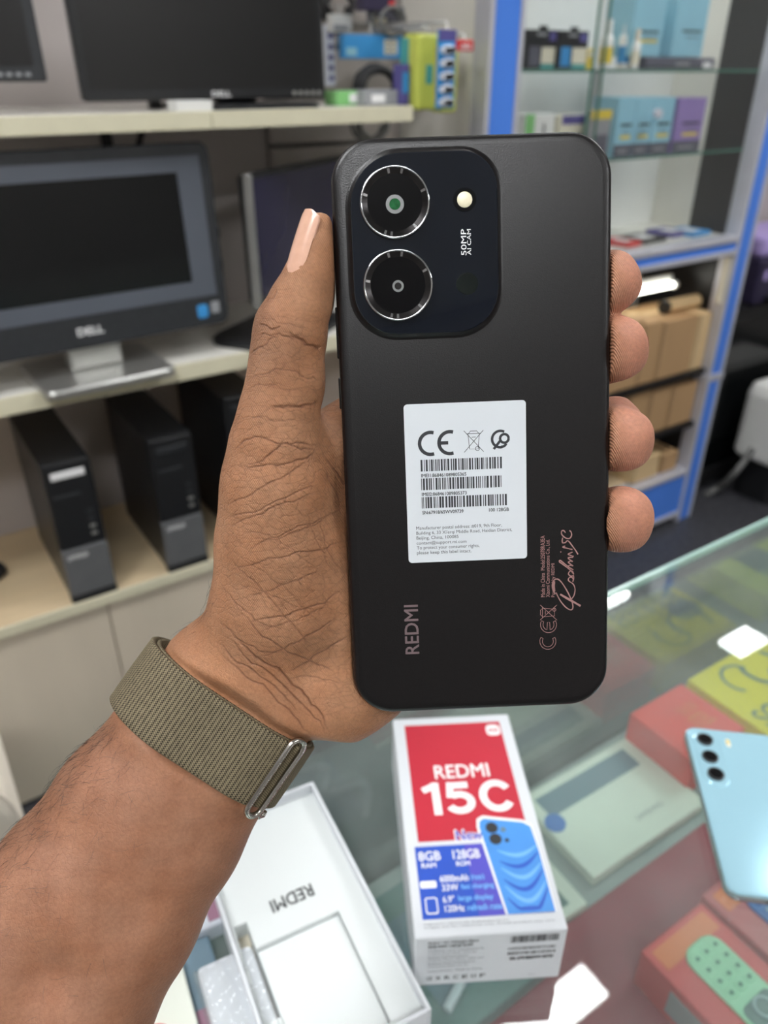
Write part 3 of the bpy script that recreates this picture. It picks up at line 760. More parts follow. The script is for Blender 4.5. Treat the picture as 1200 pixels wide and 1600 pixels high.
mat('coral_card', rgb(232, 76, 66), 0.4, var=0.05)
mat('orange_card', rgb(222, 120, 70), 0.4, var=0.10, scale=20)
mat('brick_card', rgb(206, 70, 70), 0.4, var=0.06, scale=10)
mat('rose_card', rgb(190, 92, 96), 0.4, var=0.05)
mat('mint_plastic', rgb(160, 216, 178), 0.35, var=0.04)
mat('teal_grey', rgb(92, 122, 120), 0.35, var=0.05)
mat('key_grey', rgb(168, 190, 194), 0.35, var=0.03)
mat('key_dark', rgb(60, 120, 100), 0.4, var=0.05)
mat('cobalt_plastic', rgb(52, 112, 190), 0.35, var=0.05)
mat('mauve_card', rgb(150, 110, 130), 0.45, var=0.08, scale=10)
mat('ice_back', rgb(176, 222, 238), 0.12, metal=0.25, var=0.04, scale=8, coat=0.6)
mat('ice_frame', rgb(190, 206, 210), 0.18, metal=0.8, var=0.04)
mat('lens_black', rgb(10, 10, 12), 0.08, var=0.1)
mat('film', rgb(206, 212, 220), 0.12, var=0.05, scale=30, bump=0.3, bscale=60)
glass_mat('counter_glass', (0.90, 0.955, 0.935, 1), ior=1.55, veil=0.065)  # veil paints a pale haze of reflected light into the glass
glass_mat('side_glass', (0.86, 0.93, 0.91, 1), ior=2.0, veil=0.03)
mat('glass_rim', rgb(188, 222, 212), 0.12, var=0.05, scale=20)
CX0, CX1, CY0, CY1 = -0.75, 1.75, -0.32, 0.424
PY = 0.400
ct = thing('glass_counter', 'long glass topped display counter in the foreground', 'counter', (0, 0, 0))
MB().box(CX0, CX1, CY0, CY1 - .004, ZG - .008, ZG).build('top_glass', 'counter_glass', ct)
MB().box(CX0, CX1, CY1 - .004, CY1, ZG - .009, ZG + .0005, .001).build('polished_edge', 'glass_rim', ct)
MB().box(CX0, CX1, PY, PY + .006, .62, ZG - .009).build('side_glass', 'side_glass', ct)
ZD = 0.765
MB().box(CX0, CX1, CY0 + .02, PY - .003, ZD - .012, ZD).build('deck', 'deck_grey', ct)
MB().box(CX0, CX1, CY0, PY, .08, .60, .003).build('base', 'far_wall', ct)
MB().box(CX0 + .02, CX1 - .02, CY0 + .03, PY - .03, 0, .08).build('plinth', 'black_metal', ct)
MB().box(CX0, CX1, PY - .012, PY + .012, .60, .62, .002).build('frame_rail', 'aluminium', ct)
MB().box(CX0, CX1, CY0 - .008, CY0 + .012, .60, .62, .002).build('frame_rail', 'aluminium', ct)
for x in (CX0, CX1 - .02):
    for y in (CY0, PY - .014): MB().box(x, x + .02, y, y + .02, .62, ZG - .0085, .002).build('frame_post', 'aluminium', ct)
# maroon lining sheet under part of the deck
pq = atZ(918, 1408, .776)
sheet = MB().box(0.16, 0.78, -0.20, min(0.262, pq.y - .001), ZD + .0003, ZD + .003, .001).build('lining_sheet', 'maroon_sheet')
tag(sheet, 'maroon lining sheet lying on the counter deck under the glass', 'sheet')

def flat_box(name, label, cat, x0, x1, y0, y1, z0, z1, m, rz=0.0, group=None, bev=.002, nm='carton'):
    t = thing(name, label, cat, ((x0 + x1) / 2, (y0 + y1) / 2, z0), rz, group)
    w, d = x1 - x0, y1 - y0
    MB().box(-w / 2, w / 2, -d / 2, d / 2, 0, z1 - z0, bev).build(nm, m, t)
    return t, w, d, z1 - z0
ZS = ZD + .0005
def tpanel(t, name, m, x0, x1, y0, y1, h, off=.0004, label=None):
    return MB().box(x0, x1, y0, y1, h - .0003, h + off).build(name, m, t, label)
# white tablet carton
t, w, d, h = flat_box('tablet_carton', 'large white carton with a slate blue stripe under the counter glass', 'box', .424, .590, .274, .384, ZS, .779, 'tablet_box', rz=-.02)
tpanel(t, 'stripe', 'slate_print', -w * .42, w * .38, d * .16, d * .40, h)
MB().cyl((-w * .43, d * .10, h - .0004), (-w * .43, d * .10, h + .0012), .011, n=24).build('round_seal', 'cobalt_plastic', t)
text('lettering', 'SAMSUNG', (w * .02, -d * .30, w * .25, -d * .25), 'grey_print', t, h + .0005)
pq = atZ(918, 1408, .776)
# pale small carton peeking out below the first
t, w, d, h = flat_box('phone_carton', 'small pale carton with a grey window beside the red and white box', 'box', pq.x - .11, pq.x, pq.y, pq.y + .055, ZS, .776, 'tablet_box', rz=-.03)
tpanel(t, 'window', 'teal_grey', -w * .4, w * .36, -d * .34, d * .34, h)
# grey-green flat cartons left of it
t, w, d, h = flat_box('tablet_carton', 'grey green flat carton under the glass between the white tray and the red box', 'box', .20, .335, .235, .372, ZS, .785, 'teal_grey', rz=.03)
tpanel(t, 'print', 'slate_print', -w * .3, w * .1, -d * .3, d * .3, h)
MB().tube(smoothpts([(-w * .3, -d * .35, h + .005), (0, -d * .2, h + .009), (-w * .1, 0, h + .006), (w * .2, d * .1, h + .008), (w * .05, d * .35, h + .006)]), .0045, 8).build('strap', 'film', t)
# yellow and coral cartons
t, w, d, h = flat_box('cable_carton', 'yellow carton with a dark ring and lettering under the glass', 'box', .690, .835, .262, .384, ZS, .815, 'yellow_card')
text('lettering', 'SOUNDS', (-w * .42, -d * .33, w * .40, -d * .12), 'teal_grey', t, h + .0005, bold=.01)
q = MB(); ribbon(q, arcpts(w * .16, d * .20, .028, 150, 400, 24), .006, h + .0006); q.build('ring_print', 'teal_grey', t)
q = MB(); ribbon(q, arcpts(-w * .12, d * .22, .022, 20, 230, 24), .004, h + .0006); q.build('cable_print', 'olive' if 'olive' in MATS else 'teal_grey', t)
MB().plate(.05, .034, .016, [(0, h - .0003), (0, h + .0006)], cx=w * .28, cy=d * .02).build('badge', 'slate_print', t)
t, w, d, h = flat_box('phone_carton', 'coral red carton with faint lettering beside the yellow carton', 'box', .586, .676, .296, .382, ZS, .818, 'coral_card')
text('lettering', 'ITEL', (w * .02, -d * .2, w * .32, d * .02), 'orange_card', t, h + .0005, bold=.02)
text('lettering', '5606', (w * .02, d * .06, w * .32, d * .22), 'orange_card', t, h + .0005)
t, w, d, h = flat_box('cable_carton', 'dull yellow carton near the far end of the counter deck', 'box', .93, 1.08, .24, .37, ZS, .81, 'lime_card')
tpanel(t, 'window', 'teal_grey', -w * .2, w * .2, -d * .2, d * .25, h)
t, w, d, h = flat_box('phone_carton', 'pale grey carton with a mauve end under the far counter glass', 'box', 1.15, 1.30, .18, .36, ZS, .805, 'tablet_box')
tpanel(t, 'print', 'mauve_card', -w * .5, w * .5, d * .1, d * .5, h)

# keypad phone cartons
def keypad_carton(label, x0, x1, y0, y1, z1, m_top, body, keys_m, zone, rz, group):
    t, w, d, h = flat_box('keypad_phone_carton', label, 'box', x0, x1, y0, y1, ZD + .0035, z1, m_top, rz=rz, group=group)
    tpanel(t, 'border_print', 'orange_card', -w * .42, w * .42, d * .34, d * .46, h)
    p = MB().plate(w * .50, d * .92, .013, [(0, h - .0005), (0, h + .002), (.002, h + .0032)], n=6, cy=-d * .10, cx=w * .04).build('phone_picture', body, t)
    y_top = d * .34
    k = 0
    for r in range(4):
        for c in range(3):
            xx = w * .04 + (c - 1) * w * .145; yy = y_top - .008 - r * .0105
            MB().plate(.0100, .0085, .003, [(0, h + .0031), (.0008, h + .0042)], n=3, cx=xx, cy=yy).build('key', keys_m, p)
            MB().plate(.004, .0035, .001, [(0, h + .0042), (.0003, h + .0045)], n=2, cx=xx, cy=yy).build('key_mark', zone, p)
    yz = y_top - .008 - 4 * .0105 - .012
    MB().plate(w * .44, .046, .006, [(0, h + .0030), (.001, h + .0040)], n=4, cx=w * .04, cy=yz - .012).build('control_panel', 'teal_grey', p)
    q = MB(); q.tube([(w * .04 + .0075 * math.cos(a * math.pi / 12), yz + .002 + .0075 * math.sin(a * math.pi / 12), h + .0048) for a in range(24)], .0014, 6, closed=True)
    q.build('navigation_ring', 'key_grey', p)
    for (dx, dy) in ((-.014, -.012), (.014, -.012), (-.006, -.020), (.008, -.022)):
        MB().plate(.008, .008, .0038, [(0, h + .0039), (.0008, h + .0048)], n=4, cx=w * .04 + dx * .85, cy=yz + dy - .002).build('key', 'key_grey', p)
    MB().box(-w / 2 - .0006, -w / 2 + .0002, d * .05, d * .28, h * .2, h * .8).build('side_label', 'grey_print', t)
    return t
keypad_carton('red carton showing a mint green keypad phone under the glass', .383, .462, .045, .193, .815, 'brick_card', 'mint_plastic', 'mint_plastic', 'key_dark', 0.0, 'keypad phone cartons')
keypad_carton('red carton showing a blue keypad phone under the pale blue phone', .470, .556, .05, .198, .812, 'rose_card', 'cobalt_plastic', 'cobalt_plastic', 'key_grey', 0.0, 'keypad phone cartons')

# packets at the lower left under the glass
pp = atZ(300, 1560, .985)
t, w, d, h = flat_box('phone_carton', 'pale carton with a red round emblem on the glass beside the forearm', 'box', pp.x - .055, pp.x - .004, pp.y - .10, pp.y + .04, ZG + .0003, .985, 'tablet_box', rz=-.12)
q = MB(); q.tube([(w * .02 + .010 * math.cos(a * math.pi / 12), d * .12 + .010 * math.sin(a * math.pi / 12), h + .001) for a in range(24)], .0018, 6, closed=True); q.build('emblem', 'red_print', t)
pp = atZ(330, 1500, .98)
t, w, d, h = flat_box('phone_carton', 'slate carton with colour prints between the pale carton and the plastic sleeve', 'box', pp.x - .022, pp.x - .002, pp.y - .11, pp.y + .03, ZG + .0003, .978, 'slate_print', rz=-.12)
tpanel(t, 'print', 'mauve_card', -w * .45, w * .45, -d * .02, d * .12, h); tpanel(t, 'print', 'paper_white', -w * .45, w * .45, -d * .2, -d * .06, h)
pp = atZ(368, 1540, .99)
bag = thing('plastic_sleeve', 'clear shiny plastic sleeve around a white carton left of the white tray', 'sleeve', (pp.x, pp.y, ZG + .0003), -.12)
MB().box(-.018, .016, -.085, .022, 0, .017, .003).build('carton', 'paper_white', bag)
# crinkled film sheet over it
n = 26; vs = []; fs = []
for i in range(n):
    for j in range(n):
        x = -.021 + .040 * i / (n - 1); y = -.09 + .116 * j / (n - 1)
        e = max(abs(i / (n - 1) - .5), abs(j / (n - 1) - .5)) * 2
        z = .0195 + .0010 * math.sin(i * 1.3 + j * .6) + .0007 * math.sin(j * 1.9 - i * .4) - (.014 * max(0, (e - .88) / .12))
        vs.append((x, y, z))
for i in range(n - 1):
    for j in range(n - 1): fs.append((i * n + j, (i + 1) * n + j, (i + 1) * n + j + 1, i * n + j + 1))
glass_mat('film_clear', (0.95, 0.96, 0.97, 1), rough=.08, ior=1.6, veil=.18)
MB().add(vs, fs, None, True).build('film', 'film_clear', bag)
pp = atZ(338, 1455, .985)
t, w, d, h = flat_box('phone_carton', 'lilac grey carton behind the plastic sleeve next to the white tray', 'box', pp.x - .030, pp.x + .010, pp.y + .006, pp.y + .07, ZG + .0003, .985, 'film', rz=-.12)
tpanel(t, 'print', 'mauve_card', w * .3, w * .48, -d * .45, d * .4, h)

# ------------------------------------------------------------------ red and blue phone box standing flat on the glass
vx = Vector((.085, .149, 0)).normalized(); ux = Vector((vx.y, -vx.x, 0))
BW, BL, BH = .0893, .1716, .0495
bc = Vector((.2385, .2590, ZG + .0003))
Mb = Matrix(((ux.x, vx.x, 0, bc.x), (ux.y, vx.y, 0, bc.y), (0, 0, 1, bc.z), (0, 0, 0, 1)))
bxo = thing('phone_box', 'white phone box with a red and blue lid reading REDMI 15C', 'box', M=Mb)
MB().box(-BW / 2, BW / 2, -BL / 2, BL / 2, 0, BH, .0012).build('carton', 'paper_white', bxo)
T = BH + .0002
# photo rows on the lid as fractions (0 near edge, 1 far edge)
def lid(fx, fy): return ((fx - .5) * BW, (fy - .5) * BL)
q = MB(); q.poly([lid(.095, .365), lid(.905, .365), lid(.905, .955), lid(.095, .955)], T)
q.build('red_print', 'red_card', bxo)
bp = MB(); bp.poly([lid(.065, .062), lid(.61, .062), lid(.56, .345), lid(.065, .345)], T); bp.build('blue_print', 'royal_print', bxo)
bp = MB(); bp.poly([lid(.44, .062), lid(.94, .062), lid(.94, .345), lid(.42, .345)], T + .00005); bp.build('blue_print', 'indigo_print', bxo)
def ltext(name, s, x0, y0, x1, y1, m='white_print', z=.0002, bold=.02):
    a = lid(x0, y0); b = lid(x1, y1)
    return text(name, s, (a[0], a[1], b[0], b[1]), m, bxo, T + z, bold=bold)
ltext('lettering', 'REDMI', .29, .655, .72, .722, bold=.012)
g0 = lid(.165, .48); g1 = lid(.865, .635); GW, GH = g1[0] - g0[0], g1[1] - g0[1]
def gl(P): return [(g0[0] + x * GW, g0[1] + y * GH) for x, y in P]
gt = .0053
q = MB(); ribbon(q, gl([(.155, 0), (.155, 1.0)]), gt, T + .0002); ribbon(q, gl([(.015, .76), (.09, .84), (.17, .93)]), gt * .95, T + .00026); q.build('lettering', 'white_print', bxo)
q = MB(); ribbon(q, gl([(.52, .885), (.285, .885)]), gt, T + .0002); ribbon(q, gl([(.325, .99), (.305, .50)]), gt * .9, T + .00022)
ribbon(q, gl([(.405 + .125 * math.cos(a), .345 + .25 * math.sin(a)) for a in [math.radians(128 - 282 * i / 30) for i in range(31)]]), gt, T + .00024); q.build('lettering', 'white_print', bxo)
q = MB(); ribbon(q, gl([(.82 + .15 * math.cos(a), .5 + .40 * math.sin(a)) for a in [math.radians(33 + 294 * i / 36) for i in range(37)]]), gt, T + .0002); q.build('lettering', 'white_print', bxo)
ltext('lettering', 'New', .37, .358, .57, .408, 'white_print', .0002, .05)
ltext('lettering', 'New', .375, .362, .565, .404, 'indigo_print', .0003, .02)
ltext('lettering', '8GB', .085, .285, .24, .322, bold=.015); ltext('lettering', 'RAM', .10, .256, .20, .275)
ltext('lettering', '128GB', .33, .285, .52, .322, bold=.015); ltext('lettering', 'ROM', .345, .256, .44, .275)
ltext('lettering', '6000mAh', .215, .196, .41, .222, bold=.012); ltext('lettering', '(typ)', .43, .196, .52, .220, 'azure_light')
ltext('lettering', '33W', .22, .162, .33, .187, bold=.012); ltext('lettering', 'fast charging', .35, .160, .575, .185, 'azure_light')
ltext('lettering', '6.9"', .215, .118, .29, .143, bold=.012); ltext('lettering', 'large display', .32, .116, .555, .142, 'azure_light')
ltext('lettering', '120Hz', .22, .084, .35, .108, bold=.012); ltext('lettering', 'refresh rate', .37, .084, .60, .107, 'azure_light')
a = lid(.135, .11); MB().plate(.0075, .0105, .0016, [(0, T), (0, T + .0003)], cx=a[0], cy=a[1], n=4).build('icon', 'white_print', bxo)
a = lid(.135, .11); MB().plate(.0060, .0088, .0011, [(0, T + .0003), (0, T + .0004)], cx=a[0], cy=a[1], n=4).build('icon', 'royal_print', bxo)
a = lid(.13, .19); MB().plate(.0100, .0046, .001, [(0, T), (0, T + .0003)], cx=a[0], cy=a[1], n=3).build('icon', 'white_print', bxo)
a = lid(.835, .905)
MB().plate(.0105, .0105, .0035, [(0, T), (0, T + .0003)], cx=a[0], cy=a[1], n=5).build('maker_logo', 'white_print', bxo)
text('maker_logo', 'mi', (a[0] - .0032, a[1] - .0022, a[0] + .0032, a[1] + .0026), 'red_card', bxo, T + .0004, bold=.015)
# printed blue phone with ripples
ph_pts = [lid(.63, .062), lid(.945, .062), lid(.945, .30), lid(.93, .405), lid(.88, .425), lid(.60, .452), lid(.565, .44), lid(.555, .415)]
oc = [lid(.615, .062), lid(.955, .062), lid(.955, .305), lid(.94, .418), lid(.885, .437), lid(.595, .466), lid(.548, .452), lid(.536, .415)]
MB().poly(oc, T + .0003).build('phone_print_outline', 'white_print', bxo)
pp_ = MB().poly(ph_pts, T + .00045).build('phone_print', 'azure_print', bxo)
for k in range(6):
    fy = .315 - k * .036
    pts = [lid(.65 + .285 * i / 16, fy - .03 * math.sin(math.pi * i / 16) * (1 + .3 * k) + .03 * (i / 16 - .5) * (1 if k % 2 else .4)) for i in range(17)]
    pts = [(x, max(y, lid(0, .078)[1])) for x, y in pts]
    q = MB(); ribbon(q, pts, [.0006 + .0022 * math.sin(math.pi * i / 16) for i in range(17)], T + .0006); q.build('ripple', 'azure_light' if k % 2 == 0 else 'azure_dark', pp_)
for (fx, fy, r, m_) in ((.645, .408, .0040, 'dark_print'), (.655, .358, .0040, 'dark_print'), (.725, .397, .0018, 'slate_print'), (.735, .350, .0014, 'dark_print')):
    a = lid(fx, fy); MB().cyl((a[0], a[1], T + .0004), (a[0], a[1], T + .0007), r, n=20).build('lens_print', m_, pp_)
# fine print along the near edge of the lid
for k in range(2):
    ltext('fine_print', 'Images are for reference only. Actual product may vary.', .07, .028 + k * .012, .93 - .3 * k, .036 + k * .012, 'grey_print')
# front end of the box (faces the camera): frame on -Y side
Mf = Matrix.Translation((0, -BL / 2 - .0002, 0)) @ Matrix.Rotation(math.pi / 2, 4, 'X')
def et(name, s, x0, z0, x1, z1, m='grey_print', bold=.01):
    return text(name, s, ((x0 - .5) * BW, z0 * BH, (x1 - .5) * BW, z1 * BH), m, bxo, .0001, bold=bold, M=Mf)
et('fine_print', 'Redmi 15C Midnight Black', .09, .86, .42, .92, 'dark_print'); et('fine_print', '8GB RAM 128GB ROM', .09, .79, .38, .85, 'dark_print')
for k in range(6): et('fine_print', 'Contents: phone, adapter, cable, case' if k % 2 else 'Manufacturer: Xiaomi Communications Co.', .09, .72 - k * .065, .46 - .05 * (k % 3), .755 - k * .065)
et('fine_print', 'www.mi.com  Made in China', .09, .30, .46, .335)
for k, s in enumerate(('CE', 'X', 'R', 'C', 'E', '()', 'F')):
    et('symbol', s, .09 + k * .06, .13, .125 + k * .06, .20, 'dark_print')
def bars(name, parent, x0, x1, y0, y1, n, m='dark_print', M=None, z=.0001, seed=1):
    r = random.Random(seed); q = MB(); x = x0; u = (x1 - x0) / n
    while x < x1 - u:
        w = u * r.choice((.55, .9, 1.4)); q.add([(x, y0, z), (x + w, y0, z), (x + w, y1, z), (x, y1, z)], [(0, 1, 2, 3)], M); x += w + u * r.choice((.5, .8, 1.1))
    return q.build(name, m, parent)
bars('barcode', bxo, (.63 - .5) * BW, (.95 - .5) * BW, .80 * BH, .93 * BH, 44, M=Mf, seed=3)
bars('barcode', bxo, (.62 - .5) * BW, (.94 - .5) * BW, .66 * BH, .70 * BH, 40, M=Mf, seed=4)
bars('barcode', bxo, (.62 - .5) * BW, (.94 - .5) * BW, .56 * BH, .61 * BH, 40, M=Mf, seed=5)
et('fine_print', 'SN: 67918/65WV 09739', .64, .45, .93, .51, 'dark_print', .03)
et('fine_print', 'Made for', .78, .11, .83, .13); 

# ------------------------------------------------------------------ open white tray
v2 = Vector((.12, .993, 0)).normalized(); u2 = Vector((v2.y, -v2.x, 0))
TW, TL, TH = .089, .176, .028
TR = Vector((.171, .354, 0))
tc = TR - u2 * TW / 2 - v2 * TL / 2
Mt = Matrix(((u2.x, v2.x, 0, tc.x), (u2.y, v2.y, 0, tc.y), (0, 0, 1, ZG + .0003), (0, 0, 0, 1)))
tr = thing('box_tray', 'open white box tray with REDMI printed upside down inside', 'tray', M=Mt)
th = .0022
q = MB()
q.box(-TW / 2, -TW / 2 + th, -TL / 2, TL / 2, 0, TH, .0005); q.box(TW / 2 - th, TW / 2, -TL / 2, TL / 2, 0, TH, .0005)
q.box(-TW / 2 + th, TW / 2 - th, TL / 2 - th, TL / 2, 0, TH, .0005); q.box(-TW / 2 + th, TW / 2 - th, -TL / 2, -TL / 2 + th, 0, TH, .0005)
q.box(-TW / 2 + th, TW / 2 - th, -TL / 2 + th, TL / 2 - th, 0, .0015)
q.build('wall', 'paper_white', tr)
zi = TH - .009
# inner cardboard insert with a sunk rectangle and a finger slot at the left
rx0, rx1, ry0, ry1 = -.031, .0235, -TL / 2 + .008, -.0065
sx0, sx1, sy0, sy1 = -TW / 2 + th + .003, rx0, -.050, .012
q = MB(); Xs = [-TW / 2 + th, sx0, rx0, rx1, TW / 2 - th]; Ys = [-TL / 2 + th, ry0, sy0, ry1, sy1, TL / 2 - th]
for i in range(4):
    for j in range(5):
        x0, x1, y0, y1 = Xs[i], Xs[i + 1], Ys[j], Ys[j + 1]
        if i == 2 and 1 <= j <= 2: continue
        if i == 1 and 2 <= j <= 3: continue
        q.box(x0, x1, y0, y1, .0016, zi)
ins = q.build('insert', 'tray_white', tr)
MB().box(rx0 + .0004, rx1 - .0004, ry0 + .0004, ry1 - .0004, .0016, zi - .0035, .001).build('sunk_panel', 'tray_white', tr)
MB().box(sx0 + .0005, sx1 - .0003, sy0, sy1, .0016, .006).build('finger_slot', 'cream_board', tr)
text('lettering', 'REDMI', (-.014, .010, .014, .0185), 'dark_print', ins, zi + .0002, rot=180, bold=.015)

# ------------------------------------------------------------------ pale blue phone lying on the glass
v3 = Vector((.664, .747, 0)).normalized(); u3 = Vector((v3.y, -v3.x, 0))
o3 = Vector((.3625, .1375, ZG + .0003)); PW3, PL3 = .0735, .152
c3 = o3 + u3 * PW3 / 2 + v3 * PL3 / 2
Mp = Matrix(((u3.x, v3.x, 0, c3.x), (u3.y, v3.y, 0, c3.y), (0, 0, 1, c3.z), (0, 0, 0, 1)))
bp3 = thing('smartphone', 'pale blue smartphone with three cameras lying on the counter glass', 'phone', M=Mp)
MB().plate(PW3, PL3, .009, [(.0012, 0), (.0002, .0012), (0, .003), (.0002, .0058), (.0008, .0068)], smooth=True, n=8).build('frame', 'ice_frame', bp3)
MB().plate(PW3 - .0014, PL3 - .0014, .0085, [(0, .0066), (.0006, .0076), (.002, .0080)], n=8).build('back_glass', 'ice_back', bp3)
def on3(x, y):
    p = atZ(x, y, ZG + .009) - c3; return p.dot(u3), p.dot(v3)
cxs = [on3(1101, 1157), on3(1109, 1184), on3(1118, 1211)]
mx_ = sum(c[0] for c in cxs) / 3; my_ = sum(c[1] for c in cxs) / 3
isl = MB().plate(.021, .058, .010, [(0, .0078), (.0006, .0088), (.0022, .0092)], cx=mx_ + .001, cy=my_, n=8).build('camera_island', 'ice_back', bp3)
for (x, y) in cxs:
    MB().cyl((x, y, .0090), (x, y, .0108), .0062, n=28).build('lens_ring', 'dark_print', isl)
    MB().cyl((x, y, .0100), (x, y, .0110), .0050, n=28).build('lens', 'lens_black', isl)
fx, fy = on3(1138, 1160)
MB().plate(.004, .009, .0019, [(0, .0078), (.0004, .0083)], cx=fx, cy=fy, n=5).build('flash', 'cream_label', bp3)
MB().plate(.0022, .004, .001, [(0, .0082), (.0003, .0086)], cx=fx, cy=fy + .001, n=4).build('flash_diode', 'yellow_print', bp3)
MB().box(-.012, .012, -PL3 / 2 - .0003, -PL3 / 2 + .001, .003, .005, .0008).build('speaker_grille', 'dark_print', bp3)
MB().box(-PW3 / 2 - .0005, -PW3 / 2 + .001, .01, .028, .003, .0052, .0006).build('side_button', 'ice_frame', bp3)

# ------------------------------------------------------------------ the held phone
Rw = Matrix(((0.85118, 0.16313, -0.49888, 0.14011), (-0.52409, 0.31605, -0.79085, 0.16147), (0.02866, 0.93461, 0.35451, 1.35364), (0, 0, 0, 1)))
RI = Rw.inverted()
def ph(x, y, w=0.0):
    """point of the phone's own frame (metres) at height w above its back, under photo position x, y"""
    o = RI @ CAM; d = RI.to_3x3() @ ray(x, y); t = (w - o.z) / d.z
    return o + d * t
mat('phone_back', rgb(10, 7, 8), 0.34, metal=0.0, var=0.5, scale=900, bump=0.10, bscale=2600, spec=0.5)
mat('phone_frame', rgb(30, 29, 30), 0.25, metal=0.5, var=0.1, scale=60)
mat('phone_glass', rgb(9, 10, 12), 0.06, var=0.2, scale=20)
mat('island_glass', rgb(20, 24, 32), 0.05, var=0.15, scale=40, coat=0.5)
mat('chrome', rgb(205, 206, 208), 0.12, metal=1.0, var=0.03)
mat('lens_wall', rgb(52, 50, 50), 0.22, metal=0.8, var=0.3, scale=150)
mat('flash_cream', rgb(245, 236, 205), 0.25, var=0.06, scale=400)
mat('sensor_dark', rgb(20, 26, 24), 0.15, var=0.3, scale=300)
mat('lens_green', rgb(30, 90, 50), 0.1, var=0.4, scale=600)
mat('lens_ring_grey', rgb(120, 122, 122), 0.3, var=0.05)
mat('sticker_white', rgb(212, 217, 221), 0.3, var=0.01)
mat('sticker_ink', rgb(44, 46, 50), 0.5, var=0.02)
mat('rose_print', rgb(176, 134, 130), 0.35, metal=0.2, var=0.03)
mat('taupe_print', rgb(128, 110, 112), 0.35, metal=0.3, var=0.03)
PWD, PHT = .0811, .1732
phn = thing('smartphone', 'black smartphone with two large cameras and a white sticker, held in the hand', 'phone', M=Rw)
mm = .001
MB().plate(PWD, PHT, .0125, [(1.6 * mm, -7.9 * mm), (.5 * mm, -7.5 * mm), (0, -6.6 * mm), (0, -1.9 * mm), (.25 * mm, -1.25 * mm), (.6 * mm, -.95 * mm)], n=14, smooth=True).build('frame', 'phone_frame', phn)
bk = MB().plate(PWD - .8 * mm, PHT - .8 * mm, .0121, [(0, -1.05 * mm), (.15 * mm, -.75 * mm), (.6 * mm, -.32 * mm), (1.4 * mm, -.08 * mm), (2.6 * mm, 0)], n=14, smooth=True).build('back_cover', 'phone_back', phn)
MB().plate(PWD - 2.6 * mm, PHT - 2.6 * mm, .0112, [(.3 * mm, -8.25 * mm), (0, -7.85 * mm)], n=14).build('display', 'phone_glass', phn)
# side keys (left side in this view)
for (ya, yb) in ((478, 560), (590, 640)):
    a = ph(525, ya).y; b = ph(530, yb).y
    MB().box(-PWD / 2 - .00055, -PWD / 2 + .0008, b, a, -5.2 * mm, -3.0 * mm, .0004).build('side_key', 'phone_frame', phn)
# camera island
TLc, TRc, BRc, BLc = ph(545, 240, .0012), ph(777, 235, .0012), ph(779, 518, .0012), ph(556, 523, .0012)
ix = (TLc.x + TRc.x + BRc.x + BLc.x) / 4; iy = (TLc.y + TRc.y + BRc.y + BLc.y) / 4
iw = ((TRc.x - TLc.x) + (BRc.x - BLc.x)) / 2; ih = ((TLc.y - BLc.y) + (TRc.y - BRc.y)) / 2
rs = (.0105, .0145, .0125, .0125)
isl = MB().plate(iw + 3.4 * mm, ih + 3.4 * mm, tuple(r + 1.7 * mm for r in rs), [(0, -.02 * mm), (.5 * mm, .12 * mm), (1.1 * mm, .55 * mm), (1.5 * mm, .95 * mm), (1.75 * mm, 1.1 * mm)], n=12, cx=ix, cy=iy, smooth=True).build('camera_island', 'phone_back', phn)
MB().plate(iw + .1 * mm, ih + .1 * mm, rs, [(0, 1.0 * mm), (0, 1.22 * mm), (.25 * mm, 1.38 * mm)], n=12, cx=ix, cy=iy).build('island_glass', 'island_glass', isl)
def ring_loft(cx, cy, prof, n=64):
    return [[(cx + r * math.cos(2 * math.pi * i / n), cy + r * math.sin(2 * math.pi * i / n), z) for i in range(n)] for r, z in prof]
for k, (x, y, R0) in enumerate(((617, 315, 10.0), (622, 445, 10.1))):
    p = ph(x, y, .0028); cx, cy = p.x, p.y; z0 = 1.3 * mm
    ringo = MB().loft(ring_loft(cx, cy, [(R0 * mm, z0), (R0 * mm, z0 + 1.0 * mm), ((R0 - .18) * mm, z0 + 1.3 * mm), ((R0 - .45) * mm, z0 + 1.36 * mm), ((R0 - .6) * mm, z0 + 1.2 * mm)]), False, None, True).build('lens_ring', 'chrome', isl)
    MB().loft(ring_loft(cx, cy, [((R0 - .6) * mm, z0 + 1.2 * mm), ((R0 - 2.2) * mm, z0 + .55 * mm)]), False, None, True).build('lens_wall', 'lens_wall', isl)
    lens = MB().loft(ring_loft(cx, cy, [((R0 - 2.1) * mm, z0 + .56 * mm), (.01 * mm, z0 + .56 * mm)], 48), False).build('lens_glass', 'lens_black', isl)
    r1 = 2.6 if k == 0 else 1.65
    p2 = ph(617 if k == 0 else 622, 319 if k == 0 else 447, z0 + .6 * mm)
    MB().loft(ring_loft(p2.x, p2.y, [(r1 * mm, z0 + .60 * mm), (r1 * mm, z0 + .66 * mm), (r1 * .62 * mm, z0 + .66 * mm), (r1 * .62 * mm, z0 + .62 * mm)], 36), False).build('inner_ring', 'lens_ring_grey', isl)
    MB().cyl((p2.x, p2.y, z0 + .6 * mm), (p2.x, p2.y, z0 + .63 * mm), r1 * .6 * mm, n=28).build('inner_lens', 'lens_green' if k == 0 else 'lens_wall', isl)
    # bright facets around the bevel
    q = MB()
    for a0 in (75, 20, 165, 250, 262, 310, 100):
        a0r = math.radians(a0 + 6 * k); dl = math.radians(2.2)
        vs = [(cx + r * mm * math.cos(a), cy + r * mm * math.sin(a), z) for r, z in ((R0 - .75, z0 + 1.16 * mm), (R0 - 2.0, z0 + .66 * mm)) for a in (a0r - dl, a0r + dl)]
        q.add(vs, [(0, 1, 3, 2)])
    q.build('bevel_facet', 'chrome', isl)
p = ph(726, 312, .0014)
